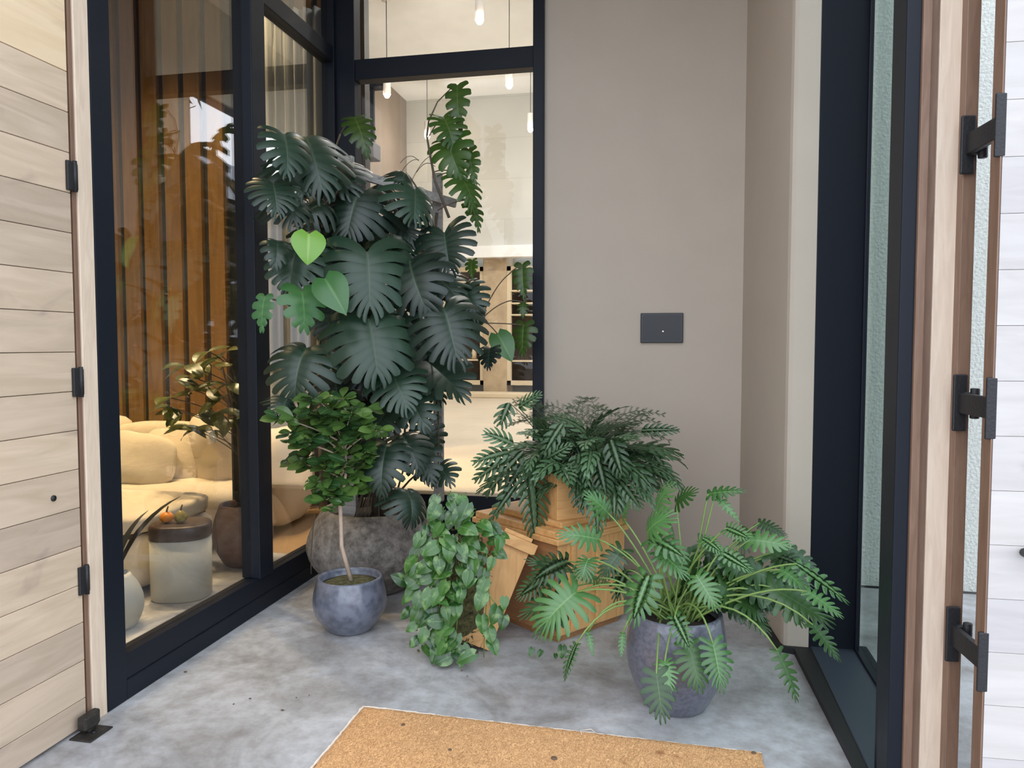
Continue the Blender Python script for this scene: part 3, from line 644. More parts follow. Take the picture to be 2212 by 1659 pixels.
def lobed(mb, B, T, nrm, width, R, nl=8, s0=.35, gap=.42, aback=140, afront=22, sweep=25, prof='heart', fold=.18, droop=.5, th=.6, tipr=.7):
    """leaf split into finger lobes; width is full width over length"""
    w = width / 2; rn = R.random(); ss = [0, .05, .2, s0, s0 + (1 - s0) * .3, s0 + (1 - s0) * .6, s0 + (1 - s0) * .85, 1.0]
    for side in (-1, 1):
        pts = []; fs = []; rib = []
        for i in range(nl):
            tcn = (i + .5) / nl; h = .5 / nl; jit = R.uniform(.9, 1.07)
            for si, s in enumerate(ss):
                if s <= s0: g = 0
                else:
                    q = (s - s0) / (1 - s0); g = gap * min(1, q * 2.2)
                    if q > .8: g = gap + (tipr - gap) * (q - .8) / .2
                for c in (-1, 0, 1):
                    t = tcn + c * h * (1 - g)
                    if prof == 'heart': Lh = w * (.72 + .42 * math.sin(PI * min(1, t * 1.25 + .1))) * (1 - .45 * t ** 3)
                    elif prof == 'round': Lh = w * (.85 + .25 * math.sin(PI * t)) * (1 - .15 * t)
                    else: Lh = w * math.sin(PI * (.18 + .80 * t)) ** .7 + .03
                    if s > s0: Lh *= 1 + (jit - 1) * (s - s0) / (1 - s0)
                    a = math.radians(aback + (afront - aback) * t ** .75 - sweep * s * s)
                    a0 = math.radians(aback + (afront - aback) * t ** .75)
                    yr = .86 * t if prof != 'frond' else .95 * t
                    x = Lh * s * math.sin((a + a0) / 2); y = yr + Lh * s * math.cos((a + a0) / 2)
                    zz = fold * abs(x) - droop * x * x - (.012 if c else 0) * min(1, s * 3) - .25 * droop * max(0, -y)
                    pts.append((side * x, y, zz))
                    rib.append(1.0 if s == 0 else (.35 * (1 - s) if c == 0 else 0))
        m = len(ss)
        for i in range(nl):
            for si in range(m - 1):
                for c in range(2):
                    a = (i * m + si) * 3 + c; q = (a, a + 1, a + 4, a + 3)
                    fs.append(q if side > 0 else q[::-1])
        put(mb, B, T, nrm, pts, fs, rib, rn, th)
def simple(mb, B, T, nrm, width, R, prof='heart', fold=.25, droop=.3, th=.7, rows=9):
    w = width / 2; rn = R.random(); pts = []; fs = []; rib = []; cols = [-1, -.6, -.12, 0, .12, .6, 1]; nc = len(cols)
    for i in range(rows + 1):
        t = i / rows
        if prof == 'heart': ww = w * max(0, math.sin(PI * (t * .97 + .03) ** .62)) ** .85; back = .15
        elif prof == 'obov': ww = w * math.sin(PI * t ** 1.25) ** .8 + .01; back = 0
        else: ww = w * math.sin(PI * t) ** .75 + .008; back = 0
        if i == rows: ww = .004
        for c in cols:
            x = c * ww; y = t - back * abs(c) * (1 - t) ** 3 * 1.0
            pts.append((x, y, fold * abs(x) - droop * x * x)); rib.append(.8 if c == 0 else 0)
    for i in range(rows):
        for c in range(nc - 1):
            a = i * nc + c; fs.append((a, a + 1, a + nc + 1, a + nc))
    put(mb, B, T, nrm, pts, fs, rib, rn, th)
def facing(P, R, up=.45, j=.3):
    return ((CAM - P).normalized() + UPV * up + Vector((R.uniform(-j, j), R.uniform(-j, j), R.uniform(-j, j)))).normalized()
def arc(a, b, sag, n=7):
    a = Vector(a); b = Vector(b); m = (a + b) / 2 + Vector(sag)
    return [a * (1 - t) ** 2 + m * 2 * t * (1 - t) + b * t * t for t in [i / (n - 1) for i in range(n)]]

# ============================================================ MONSTERA
def pot_prof(R0, H, rim, foot, bulge=.5, wall=.03, depth=.07, n=12):
    pr = [(0, 0), (foot * .9, 0)]
    for i in range(n + 1):
        u = i / n; r = foot + (R0 - foot) * math.sin(PI / 2 * min(1, u / bulge)) if u < bulge else rim + (R0 - rim) * math.cos(PI / 2 * (u - bulge) / (1 - bulge))
        pr.append((r, .008 + u * (H - .016)))
    pr += [(rim - wall * .3, H), (rim - wall * .8, H - .002), (rim - wall, H - .015), (rim - wall * 1.05, H - depth - .02)]
    return pr
mx_, my_ = -1.76, 4.37
mon = empty('potted_monstera', (mx_, my_, 0), 0, 'huge dark green monstera in a rough round stone pot in the corner', 'potted plant')
MB().lathe(pot_prof(.405, .50, .31, .21, .55, .04, .05), 64, wob=.02).build('pot', M['stonepot'], mon)
MB().lathe([(.0, .46), (.2, .455), (.268, .44)], 32, wob=.1).build('soil', M['soil'], mon)
lv = W(); ob = W(); st = W(); md = W(); yg = []
R = random.Random(11)
trunk = [Vector((mx_ + .02, my_, .4)), Vector((mx_, my_ + .02, .9)), Vector((mx_ + .05, my_ + .05, 1.4)), Vector((mx_ + .02, my_ + .05, 1.9)), Vector((mx_ + .12, my_ + .05, 2.35))]
st.tube(trunk, [.03, .028, .024, .02, .012], 9)
st.tube([Vector((mx_ + .08, my_ - .05, .4)), Vector((mx_ + .16, my_, 1.0)), Vector((mx_ + .3, my_ + .1, 1.6)), Vector((mx_ + .38, my_ + .12, 2.3))], [.026, .022, .018, .01], 9)
def trunk_at(z, right):
    if right: return Vector((mx_ + .1 + .17 * max(0, z - .4), my_ + .05, max(.42, min(z, 2.2))))
    return Vector((mx_ + .03, my_, max(.42, min(z, 2.3))))
def ymax(px):
    r = FW + RT * ((px - CX) / F_PX)
    return 2.13 / abs(r.x / r.y)
MON = [  # base px, tip px, width px, depth y, set
    (662, 296, 700, 432, 165, 4.0, 'd'), (626, 423, 634, 486, 130, 3.85, 'd'), (774, 418, 748, 520, 170, 4.0, 'd'),
    (896, 410, 892, 482, 120, 4.15, 'd'), (876, 372, 862, 400, 70, 4.2, 'd'), (960, 503, 975, 592, 120, 4.2, 'd'),
    (793, 545, 800, 682, 205, 3.85, 'd'), (885, 565, 932, 692, 150, 4.0, 'd'), (958, 665, 990, 790, 175, 3.95, 'd'),
    (796, 690, 818, 828, 200, 3.8, 'd'), (662, 752, 638, 876, 165, 3.7, 'd'), (845, 800, 885, 895, 120, 3.9, 'd'),
    (918, 778, 1010, 872, 130, 4.2, 'd'), (880, 850, 925, 936, 95, 4.05, 'd'), (868, 940, 908, 1026, 105, 4.0, 'd'),
    (836, 960, 826, 1085, 105, 3.85, 'd'), (880, 1060, 886, 1135, 115, 3.9, 'd'), (950, 1005, 978, 1052, 60, 4.3, 'd'),
    (835, 505, 850, 590, 130, 4.1, 'd'), (740, 470, 735, 560, 150, 4.1, 'd'), (700, 360, 760, 420, 130, 4.05, 'd'),
    (640, 540, 625, 640, 120, 3.9, 'd'), (728, 640, 700, 740, 130, 4.0, 'd'), (870, 690, 880, 800, 130, 4.15, 'd'),
    (720, 800, 735, 890, 120, 3.95, 'd'), (600, 520, 592, 590, 60, 3.6, 'd'), (790, 760, 800, 850, 130, 4.05, 'd'),
    (1000, 620, 1040, 700, 80, 4.25, 'd'), (860, 640, 800, 700, 120, 4.2, 'd'), (930, 590, 1000, 660, 110, 4.2, 'd'),
    (800, 470, 700, 500, 120, 4.2, 'd'), (720, 540, 640, 600, 110, 4.1, 'd'), (840, 880, 800, 950, 100, 4.1, 'd'),
    (760, 870, 700, 930, 90, 4.1, 'd'), (900, 960, 940, 1060, 80, 4.2, 'd'), (690, 560, 700, 640, 110, 4.0, 'd'),
    (780, 600, 700, 650, 110, 4.2, 'd'), (850, 460, 900, 530, 110, 4.3, 'd'), (930, 560, 900, 640, 110, 4.3, 'd'),
    (820, 740, 760, 800, 110, 4.2, 'd'), (950, 740, 920, 820, 100, 4.3, 'd'), (620, 860, 600, 900, 70, 3.6, 'd'),
    (590, 395, 600, 470, 90, 3.6, 'd'), (615, 290, 620, 390, 100, 3.62, 'd'), (700, 440, 640, 480, 110, 4.0, 'd'),
    (640, 350, 660, 430, 120, 3.9, 'd'), (820, 400, 800, 460, 90, 4.3, 'd'), (1015, 655, 1035, 735, 55, 4.3, 'd'),
    (765, 252, 798, 356, 62, 4.35, 'o'), (988, 184, 998, 300, 44, 4.5, 'o'), (958, 252, 985, 345, 72, 4.45, 'o'),
    (968, 300, 1005, 400, 88, 4.45, 'o'), (985, 372, 1022, 470, 84, 4.45, 'o'), (1012, 322, 1030, 410, 34, 4.5, 'o'), (1012, 430, 1036, 512, 46, 4.5, 'o'),
    (1128, 572, 1134, 655, 42, 4.62, 'o'), (1130, 652, 1130, 692, 24, 4.62, 'o'), (1132, 700, 1130, 775, 56, 4.62, 'o'),
    (1075, 722, 1106, 782, 52, 4.5, 'y2'), (1058, 752, 1056, 802, 46, 4.45, 'd'), (1020, 562, 1022, 606, 26, 4.4, 'o'),
    (572, 640, 566, 728, 46, 3.55, 'm'), (652, 628, 656, 722, 95, 3.65, 'm'),
]
for (bx, by, tx, ty, wd, y, kind) in MON:
    y = min(y, ymax(min(bx, tx) - wd * .42)); B = ony(bx, by, y); T = ony(tx, ty, y - .03 - (.05 if kind == 'd' else 0))
    ln = math.hypot(tx - bx, ty - by); wr = min(1.7, max(.45, wd / ln))
    mbx = {'d': lv, 'o': ob, 'm': md, 'y2': md}[kind]
    nrm = facing(B, R, .5, .45)
    B2 = B + (B - T) * .02
    if kind == 'y2': simple(mbx, B, T, nrm, wr, R, 'heart', .15, .3, .5)
    elif kind == 'm': lobed(mbx, B, T, nrm, wr, R, 5, .5, .3, 150, 25, 18, 'heart', .12, .5, .7)
    else: lobed(mbx, B, T, nrm, wr, R, R.choice((7, 8, 9)) if wd > 60 else 6, R.uniform(.28, .5), R.uniform(.22, .45), 150, 20, 20, 'heart', R.uniform(0, .4), R.uniform(.4, 1.3), R.uniform(.3, 1.4), .62)
    if kind in 'dm' and bx < 1040:
        r_ = bx > 870; S = trunk_at(B.z - R.uniform(.15, .4), r_)
        st.tube(arc(S, B, (0, -.02, .10)), [.008, .007, .006, .006, .005, .005, .004], 6)
# dense inner leaves
for _ in range(46):
    z = R.uniform(.75, 2.35); a = R.uniform(0, 2 * PI); rr = R.uniform(.08, .34) * (1 if z < 2 else .7)
    B = Vector((mx_ + .12 + rr * math.cos(a), my_ - .05 + .7 * rr * math.sin(a) * .8, z)); L = R.uniform(.2, .3)
    T = B + Vector((math.cos(a) * .5, math.sin(a) * .3, -.8)).normalized() * L
    for q in (B, T): q.x = max(q.x, XL + .16); q.y = min(q.y, 4.75)
    lobed(lv, B, T, Vector((math.cos(a) * .6, -.7, .6)) + Vector((R.uniform(-.3, .3),) * 3), R.uniform(.8, 1.05), R, 7, .32, .4, 150, 20, 20, 'heart', .15, .5, .7)
# right upper shoot and stems
up0 = [ony(970, 470, 4.4), ony(940, 392, 4.4), ony(930, 340, 4.42), ony(922, 295, 4.42), ony(926, 262, 4.45), ony(945, 220, 4.48), ony(972, 193, 4.5), ony(988, 186, 4.5)]
st.tube(up0, [.009, .008, .007, .006, .005, .004, .0035, .003], 7)
for a, b_ in (((924, 300), (958, 252)), ((930, 335), (968, 302)), ((936, 372), (985, 374)), ((945, 455), (1012, 432)), ((960, 290), (1012, 324)), ((735, 290), (765, 254))):
    A = ony(*a, 4.42); Bq = ony(*b_, 4.47); st.tube(arc(A, Bq, (0, 0, .03)), .0035, 6)
st.tube(arc(ony(700, 420, 4.2), ony(735, 290, 4.35), (0, 0, .05)), .005, 6)
for a, b_, s_ in (((1040, 690), (1062, 640), .02), ((1062, 640), (1100, 592), .03), ((1100, 592), (1128, 574), .02), ((1044, 686), (1100, 650), .03), ((1100, 650), (1130, 653), .01), ((1050, 698), (1130, 702), .005), ((990, 640), (1042, 690), .02), ((1040, 690), (1075, 722), .02)):
    A = ony(*a, 4.45 if a[0] < 1060 else 4.58); Bq = ony(*b_, 4.45 if b_[0] < 1050 else 4.6); st.tube(arc(A, Bq, (0, 0, s_)), .0035, 6)
# aerial roots
for (px0, py0, px1, py1, y) in ((950, 800, 948, 1040, 4.4), (944, 820, 955, 1030, 4.42), (700, 700, 690, 1100, 4.3), (760, 820, 770, 1100, 4.35), (790, 800, 800, 1090, 4.3), (725, 640, 722, 1095, 4.35), (680, 1110, 672, 1240, 3.95)):
    A = ony(px0, py0, y); Bq = ony(px1, py1, y); st.tube(arc(A, Bq, (R.uniform(-.03, .03), -.02, 0)), .003, 5)
for (a, b_) in (((885, 400), (935, 335)), ((860, 385), (905, 345)), ((940, 360), (900, 372)), ((865, 352), (905, 348))):
    st.tube(arc(ony(*a, 4.3), ony(*b_, 4.35), (0, 0, .07)), .002, 5)
for k in range(26):
    a = R.uniform(0, 2 * PI); q = Vector((mx_ + .2 * math.cos(a), my_ + .2 * math.sin(a), .46)); p_ = trunk_at(R.uniform(.6, .95), False); st.tube(arc(p_, q, (0, 0, .02), 5), R.uniform(.002, .005), 5)
lv.build('foliage', M['monstera'], mon, attrs=True); ob.build('shoot_foliage', M['monsterabacklit'], mon, attrs=True)
md.build('young_foliage', M['midgreen'], mon, attrs=True); st.build('stem', M['bark'], mon)
for (bx, by, tx, ty, wd, y, L_, mt) in ((667, 505, 664, 573, 78, 3.55, 'bright lime green young leaf', 'young'), (702, 602, 748, 680, 80, 3.55, 'fresh green young leaf', 'midgreen')):
    B = ony(bx, by, y); T = ony(tx, ty, y - .03); q = W()
    simple(q, B, T, facing(B, R, .2, .1), wd / math.hypot(tx - bx, ty - by) * .92, R, 'heart', .22, .45, .7)
    o = q.build('young_leaf', M['young'] if mt == 'young' else M['midgreen'], mon, attrs=True); o['label'] = L_
    q = W(); q.tube(arc(trunk_at(B.z - .2, False), B, (0, 0, .06)), .004, 6); q.build('petiole', M['petioledark'], mon)
# trellis
tp = empty('trellis', (-1.65, 4.35, 0), 0, 'grey weathered wooden trellis standing in the stone pot behind the monstera leaves', 'trellis')
pl, pr_ = ony(748, 380, 4.22), ony(945, 420, 4.62)
W().box(pl.x - .045, pl.x + .045, pl.y - .02, pl.y + .02, .44, ony(748, 338, 4.22).z).build('post', M['trellis'], tp, bevel=.003)
W().box(pr_.x - .03, pr_.x + .03, pr_.y - .02, pr_.y + .02, .50, ony(938, 375, 4.62).z).build('post', M['trellis'], tp, bevel=.003)
def bar(a, b_, h, t_, name, mat, par):
    a = Vector(a); b_ = Vector(b_); d = (b_ - a); L = d.length; d.normalize(); s = d.cross(UPV).normalized(); u = s.cross(d)
    Mx = Matrix(((d.x, s.x, u.x, a.x), (d.y, s.y, u.y, a.y), (d.z, s.z, u.z, a.z), (0, 0, 0, 1)))
    m = W(); m.box(0, L, -t_ / 2, t_ / 2, -h / 2, h / 2, Mx); return m.build(name, mat, par, bevel=.003)
bar(ony(740, 366, 4.18), ony(985, 440, 4.62), .052, .025, 'top_rail', M['trellis'], tp)
bar(ony(745, 620, 4.24), ony(960, 640, 4.64), .045, .025, 'rail', M['trellis'], tp)
bar(ony(745, 850, 4.24), ony(950, 850, 4.64), .045, .025, 'rail', M['trellis'], tp)

# ============================================================ SMALL TREE
tx_, ty_ = onz(727, 1385).x + .0, onz(727, 1385).y + .17
tr = empty('potted_tree', (tx_, ty_, 0), 0, 'young small-leaved tree with one thin pale trunk in a low blue grey glazed pot', 'potted plant')
MB().lathe(pot_prof(.192, .285, .168, .115, .52, .018, .03), 64).build('pot', M['blueglaze'], tr)
MB().lathe([(0, .262), (.1, .258), (.152, .245)], 32, wob=.1).build('soil', M['moss'], tr)
s = W(); P0 = Vector((tx_ + .01, ty_, .25)); P1 = ony(738, 1180, ty_ + .0); P2 = ony(735, 1095, ty_ + .02); P3 = ony(748, 1020, ty_ + .03); P4 = ony(745, 930, ty_ + .03)
s.tube([P0, P1, P2, P3, P4], [.0125, .011, .0105, .008, .004], 9)
R = random.Random(5); lf = W(); tips = []
for (px, py) in ((640, 910), (665, 990), (690, 1040), (620, 950), (700, 870), (740, 860), (790, 880), (815, 930), (800, 990), (770, 1030), (720, 1060), (655, 890), (730, 930), (765, 950), (690, 940), (640, 1000), (760, 890), (720, 900), (780, 1060), (700, 1000), (750, 1000), (820, 985), (670, 930), (735, 975), (610, 905), (785, 920), (705, 1080), (680, 860)):
    t_ = ony(px, py, ty_ + R.uniform(-.16, .12)); f = R.random(); S = P2.lerp(P4, min(1, max(0, (t_.z - P2.z) / (P4.z - P2.z) * .7)))
    cpts = arc(S, t_, (0, 0, .03)); s.tube(cpts, [.005, .0045, .004, .0035, .003, .002, .0015], 6)
    for j in range(4):
        c = cpts[6 - j] + (Vector((R.uniform(-.05, .05), R.uniform(-.05, .05), R.uniform(-.05, .05))) if j else Vector())
        for k in range(7 if j == 0 else 5):
            a = R.uniform(0, 2 * PI); d = Vector((math.cos(a), math.sin(a) * .9 - .15, R.uniform(-.35, .5))).normalized(); L = R.uniform(.07, .12)
            simple(lf, c + d * .01, c + d * L, (UPV + d * -.3 + Vector((R.uniform(-.4, .4), -.9, 0))), R.uniform(.5, .64), R, 'obov', .2, .3, R.uniform(.2, .9), 6)
s.build('trunk', M['treestem'], tr); lf.build('foliage', M['ficus'], tr, attrs=True)

# ============================================================ WOODEN CABINET, PLANTER, LEANING BOX
A0 = onz(1205, 1392); e1 = Vector((-.79, .61, 0)); e2 = Vector((.61, .79, 0)); rz = math.atan2(e2.y, e2.x)
cab = empty('wooden_cabinet', (A0.x, A0.y, 0), rz, 'honey coloured wooden box cabinet standing on the floor under the fern planter', 'cabinet')
# local x runs along e2, local y along e1
MB().box(.0, .50, .0, .62, .035, .50).build('body', M['cratev'], cab, bevel=.004)
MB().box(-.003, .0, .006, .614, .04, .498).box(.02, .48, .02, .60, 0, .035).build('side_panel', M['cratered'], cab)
MB().box(-.015, .52, -.015, .68, .50, .53).box(-.005, .51, -.005, .66, .53, .565).build('top_board', M['crate'], cab, bevel=.005)
MB().box(.09, .115, -.012, .0, .05, .49).box(.27, .295, -.012, .0, .05, .49).box(.0, .50, -.008, .0, .22, .235).build('face_rail', M['crate'], cab, bevel=.002)
MB().box(.06, .56, .04, .60, .565, .60).build('stepped_moulding', M['crate'], cab, bevel=.01)
PZ = .60
def loc2(x, y, z): return Vector((A0.x, A0.y, 0)) + e2 * x + e1 * y + UPV * z
plp = loc2(.07, .08, PZ)
pln = empty('fern_planter', (plp.x, plp.y, PZ), rz - math.radians(14), 'wooden planter of blue green ferns and wispy asparagus fern on top of the cabinet', 'potted plant')
b = MB(); b.box(0, .42, 0, .016, 0, .235).box(0, .42, .304, .32, 0, .235).box(0, .016, .016, .304, 0, .235).box(.404, .42, .016, .304, 0, .235).box(.016, .404, .016, .304, 0, .02); b.build('box', M['crate'], pln, bevel=.003)
MB().box(.016, .404, .016, .304, .02, .20).build('soil', M['soil'], pln)
pc = plp + Vector((math.cos(rz - .24), math.sin(rz - .24), 0)) * .21 + Vector((-math.sin(rz - .24), math.cos(rz - .24), 0)) * .14 + UPV * .22
R = random.Random(21); fn = W(); fs_ = W()
def frond(S, az, el, L, wd, droop_, R, nl=9):
    """arching frond: bends from its start direction downward"""
    d = Vector((math.cos(az) * math.cos(el), math.sin(az) * math.cos(el), math.sin(el)))
    e = Vector((math.cos(az) * math.cos(el - droop_), math.sin(az) * math.cos(el - droop_), math.sin(el - droop_)))
    P = S + d * (L * .45); T = P + (d + e).normalized() * L * .75
    fs_.tube(arc(S, P, (0, 0, .0), 4), [.003, .003, .0025, .002], 5)
    n = UPV * 1.0 + Vector((-d.x, -d.y, 0)) * math.sin(el) + Vector((0, -.25, 0))
    n = d.cross(UPV).normalized().cross(d); 
    if n.z < 0: n = -n
    lobed(fn, P, T, n + Vector((R.uniform(-.25, .25), R.uniform(-.4, 0), 0)), wd / (L * .75), R, nl, .14, .42, 70, 30, 22, 'frond', .1, .3, droop_ * .8, .8)
for k in range(115):
    az = R.uniform(0, 2 * PI)
    S = pc + Vector((R.uniform(-.14, .20), R.uniform(-.10, .10), R.uniform(-.03, .02)))
    el = R.uniform(.0, 1.25); L = R.uniform(.24, .42)
    if math.sin(az) > .5: L *= .7
    frond(S, az, el, L, R.uniform(.13, .19), R.uniform(.9, 1.9), R, R.choice((5, 5, 6, 7)))
HF = [(1140, 996, 1157, 1172, 95, 3.80, 10), (1112, 1050, 1056, 1130, 42, 3.80, 5), (1105, 985, 1022, 1040, 60, 3.85, 6), (1100, 975, 1020, 1000, 60, 3.85, 6), (1110, 960, 1045, 935, 60, 3.85, 6),
      (1130, 975, 1045, 1075, 62, 3.85, 6), (1190, 955, 1120, 1075, 75, 3.82, 7), (1215, 915, 1172, 985, 55, 3.75, 5), (1100, 870, 1080, 920, 60, 3.85, 4), (1130, 1000, 1080, 1085, 55, 3.85, 6),
      (1320, 950, 1345, 1030, 75, 3.75, 6), (1250, 980, 1240, 1050, 60, 3.75, 6), (1290, 990, 1310, 1075, 70, 3.75, 7), (1370, 1010, 1400, 1080, 60, 3.8, 6), (1385, 930, 1470, 930, 42, 3.95, 7),
      (1400, 960, 1450, 1040, 60, 4.0, 7), (1395, 1010, 1462, 1050, 55, 3.95, 6), (1340, 1040, 1385, 1100, 60, 3.8, 6), (1120, 880, 1170, 850, 45, 3.95, 6), (1180, 990, 1235, 960, 40, 3.75, 6)]
for (bx, by, tx, ty, wd, y, nl) in HF:
    B = ony(bx, by, y + .03); T = ony(tx, ty, y)
    lobed(fn, B, T, facing(B, R, .5, .35), wd / math.hypot(tx - bx, ty - by), R, nl, .15, .44, 75, 30, 20, 'frond', .05, .3, .5, .8)
    fs_.tube(arc(pc + Vector((R.uniform(-.1, .12), R.uniform(-.08, .05), -.02)), B, (0, 0, .08)), .0025, 5)
fn.build('foliage', M['bluefern'], pln, attrs=True); fs_.build('stem', M['petioledark'], pln)
wp = W(); ws = W()
for k in range(44):
    S = pc + Vector((R.uniform(-.08, .18), R.uniform(-.05, .12), 0)); az = R.uniform(-.9, 2.6) if k % 3 else R.uniform(2.4, 3.6); Lh = R.uniform(.18, .42)
    E_ = S + Vector((math.cos(az) * Lh, math.sin(az) * .25 * abs(math.sin(az)), R.uniform(.22, .46) - .25 * Lh))
    if E_.y > 4.8: E_.y = 4.8
    pts = arc(S, E_, (0, 0, .22), 12); ws.tube(pts, [.0022] * 4 + [.0016] * 8, 4)
    d0 = (E_ - S); 
    for i in range(4, 12):
        for sd in (-1, 1):
            t_ = (pts[i] - pts[i - 1]).normalized(); sdv = t_.cross(UPV + Vector((R.uniform(-.3, .3), -.5, 0))).normalized() * sd
            bl = .085 * (1 - (i - 4) / 10) * R.uniform(.7, 1.2); bd = (sdv + t_ * .7 + UPV * R.uniform(-.2, .2)).normalized(); prev = pts[i]
            m = 9
            for q in range(1, m):
                c = pts[i] + bd * bl * q / m
                for s3 in (-1, 1):
                    nd = (bd * .8 + bd.cross(UPV + Vector((0, -.4, 0))).normalized() * s3).normalized() * R.uniform(.010, .017)
                    o_ = nd.orthogonal().normalized() * .0011
                    wp.add([c - o_, c + o_, c + nd], [(0, 1, 2)], [0] * 3, R.random())
            o_ = bd.orthogonal().normalized() * .0009; wp.add([pts[i] - o_, pts[i] + o_, pts[i] + bd * bl], [(0, 1, 2)], [0] * 3, .1)
wp.build('wispy_foliage', M['wisp'], pln, attrs=True); ws.build('wispy_stem', M['petioledark'], pln)

# leaning box with pothos
Pb = ony(1022, 1392, 3.52); Pt = ony(1118, 1160, 3.68)
u = (Pt - Pb).normalized(); fwd = Vector((.25, -1, .0)); fwd = (fwd - u * fwd.dot(u)).normalized(); sd = fwd.cross(u) * -1
lb_ = empty('leaning_wooden_box', (Pb.x, Pb.y, 0), 0, 'pale honey wooden box tilted to the right against the cabinet', 'box')
BM = Matrix(((sd.x, fwd.x, u.x, Pb.x), (sd.y, fwd.y, u.y, Pb.y), (sd.z, fwd.z, u.z, Pb.z), (0, 0, 0, 1)))
Lb = (Pt - Pb).length; hw = .085
if (BM @ Vector((1, 0, 0)) - BM @ Vector((0, 0, 0))).x < 0: BM = BM @ Matrix.Scale(-1, 4, (1, 0, 0))
q = W(); q.box(-hw, hw, -.02, .0, 0, Lb, BM); q.build('front_board', M['cratev'], lb_, bevel=.003)
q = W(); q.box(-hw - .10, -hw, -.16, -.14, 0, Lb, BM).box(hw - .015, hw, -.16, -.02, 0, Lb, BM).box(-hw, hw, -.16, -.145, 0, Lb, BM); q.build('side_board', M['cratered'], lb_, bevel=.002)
q = W(); q.box(-hw - .015, hw + .025, -.03, .018, Lb - .055, Lb + .0, BM).box(-hw + .01, hw - .01, -.03, .012, Lb, Lb + .02, BM); q.build('cap_board', M['crate'], lb_, bevel=.003)
q = W(); q.box(-hw - .03, hw - .05, -.05, .014, .0, .07, BM); q.build('foot_board', M['crate'], lb_, bevel=.003)
po = ony(975, 1440, 3.42); ph = empty('trailing_pothos', (po.x, po.y, 0), 0, 'heap of variegated heart shaped pothos leaves trailing beside the leaning box to the floor', 'plant')
R = random.Random(31); pv = W(); pm = W(); ps = W()
def poly_in(px, py, P):
    c = False; j = len(P) - 1
    for i in range(len(P)):
        if (P[i][1] > py) != (P[j][1] > py) and px < (P[j][0] - P[i][0]) * (py - P[i][1]) / (P[j][1] - P[i][1]) + P[i][0]: c = not c
        j = i
    return c
poly = [(935, 1075), (1000, 1085), (1025, 1120), (1070, 1150), (1078, 1200), (1050, 1240), (1055, 1270), (1010, 1285), (975, 1330), (990, 1395), (1030, 1425), (1020, 1438), (945, 1436), (905, 1400), (885, 1340), (880, 1260), (905, 1180), (925, 1120)]
pts_ = []
tries = 0
while len(pts_) < 118 and tries < 9000:
    tries += 1; px, py = R.uniform(875, 1095), R.uniform(1070, 1442)
    if not poly_in(px, py, poly): continue
    if any(math.hypot(px - a, py - b_) < 17 for a, b_ in pts_): continue
    pts_.append((px, py))
for (px, py) in pts_:
    cx = (px - 980) / 105; dep = 3.46 - .16 * math.sqrt(max(0, 1 - cx * cx)) + .10 * (1440 - py) / 370 * 1.0
    if py > 1400: dep = min(dep, onz(px, py + 12).y)
    dep += R.uniform(-.03, .06); B = ony(px, py - 14, dep); a = R.gauss(-PI / 2 - .25 * cx * -1, .75); L = R.uniform(.058, .098)
    T = B + Vector((math.cos(a), -.25, math.sin(a))).normalized() * L
    if T.z < .012: T.z = .012 + R.uniform(0, .01)
    if B.z < .03: B.z = .03 + R.uniform(0, .02)
    simple(pv, B, T, facing(B, R, .5, .5), R.uniform(.68, .86), R, 'heart', .18, .35, R.uniform(.3, 1.2), 8)
    ps.tube(arc(ony(px + R.uniform(-20, 20), py - 20, dep + .06), B, (0, 0, .02), 4), .0018, 5)
for (px, py, L, w_) in ((1075, 1310, .09, 0), (1080, 1160, .07, 0), (1060, 1380, .08, 0), (1040, 1330, .085, 0), (1055, 1355, .08, 0), (1045, 1280, .09, 0), (1170, 1405, .06, 1), (1200, 1412, .06, 1), (1150, 1400, .05, 1), (1215, 1395, .06, 1), (1090, 1330, .07, 0), (1090, 1290, .06, 0)):
    B = ony(px, py, 3.36 if not w_ else 3.5); B.z = max(B.z, .03); T = B + Vector((R.uniform(-.5, .5), -.3, -1)).normalized() * L; T.z = max(T.z, .012)
    simple(pv, B, T, facing(B, R, .5, .5), .78, R, 'heart', .2, .35, .7, 8)
for a, b_ in (((1010, 1130), (985, 1380)), ((1050, 1170), (1070, 1400)), ((990, 1150), (930, 1400)), ((1060, 1200), (1045, 1420)), ((1020, 1220), (1090, 1330))):
    ps.tube(arc(ony(*a, 3.44), ony(*b_, 3.40), (.0, -.05, 0)), .0025, 5)
for k in range(420):
    v = R.random(); px = 980 + R.gauss(0, 32); py = 1130 + 290 * v
    c = ony(px, py, 3.50 + .05 * R.random() - .06 * v); c.z = max(c.z, .01); d = Vector((R.gauss(0, 1), R.gauss(0, 1), R.gauss(0, 1))).normalized() * R.uniform(.02, .045)
    o_ = d.orthogonal().normalized() * .006
    pm.add([c - o_, c + o_, c + d], [(0, 1, 2)])
pm.soft(ony(985, 1290, 3.56), (.24, .16, .58), (0, .12, 0), p=2.3, wob=.05, n=18)
pv.build('foliage', M['pothos'], ph, attrs=True); ps.build('vine', M['petiole'], ph); pm.build('moss_core', M['moss'], ph)

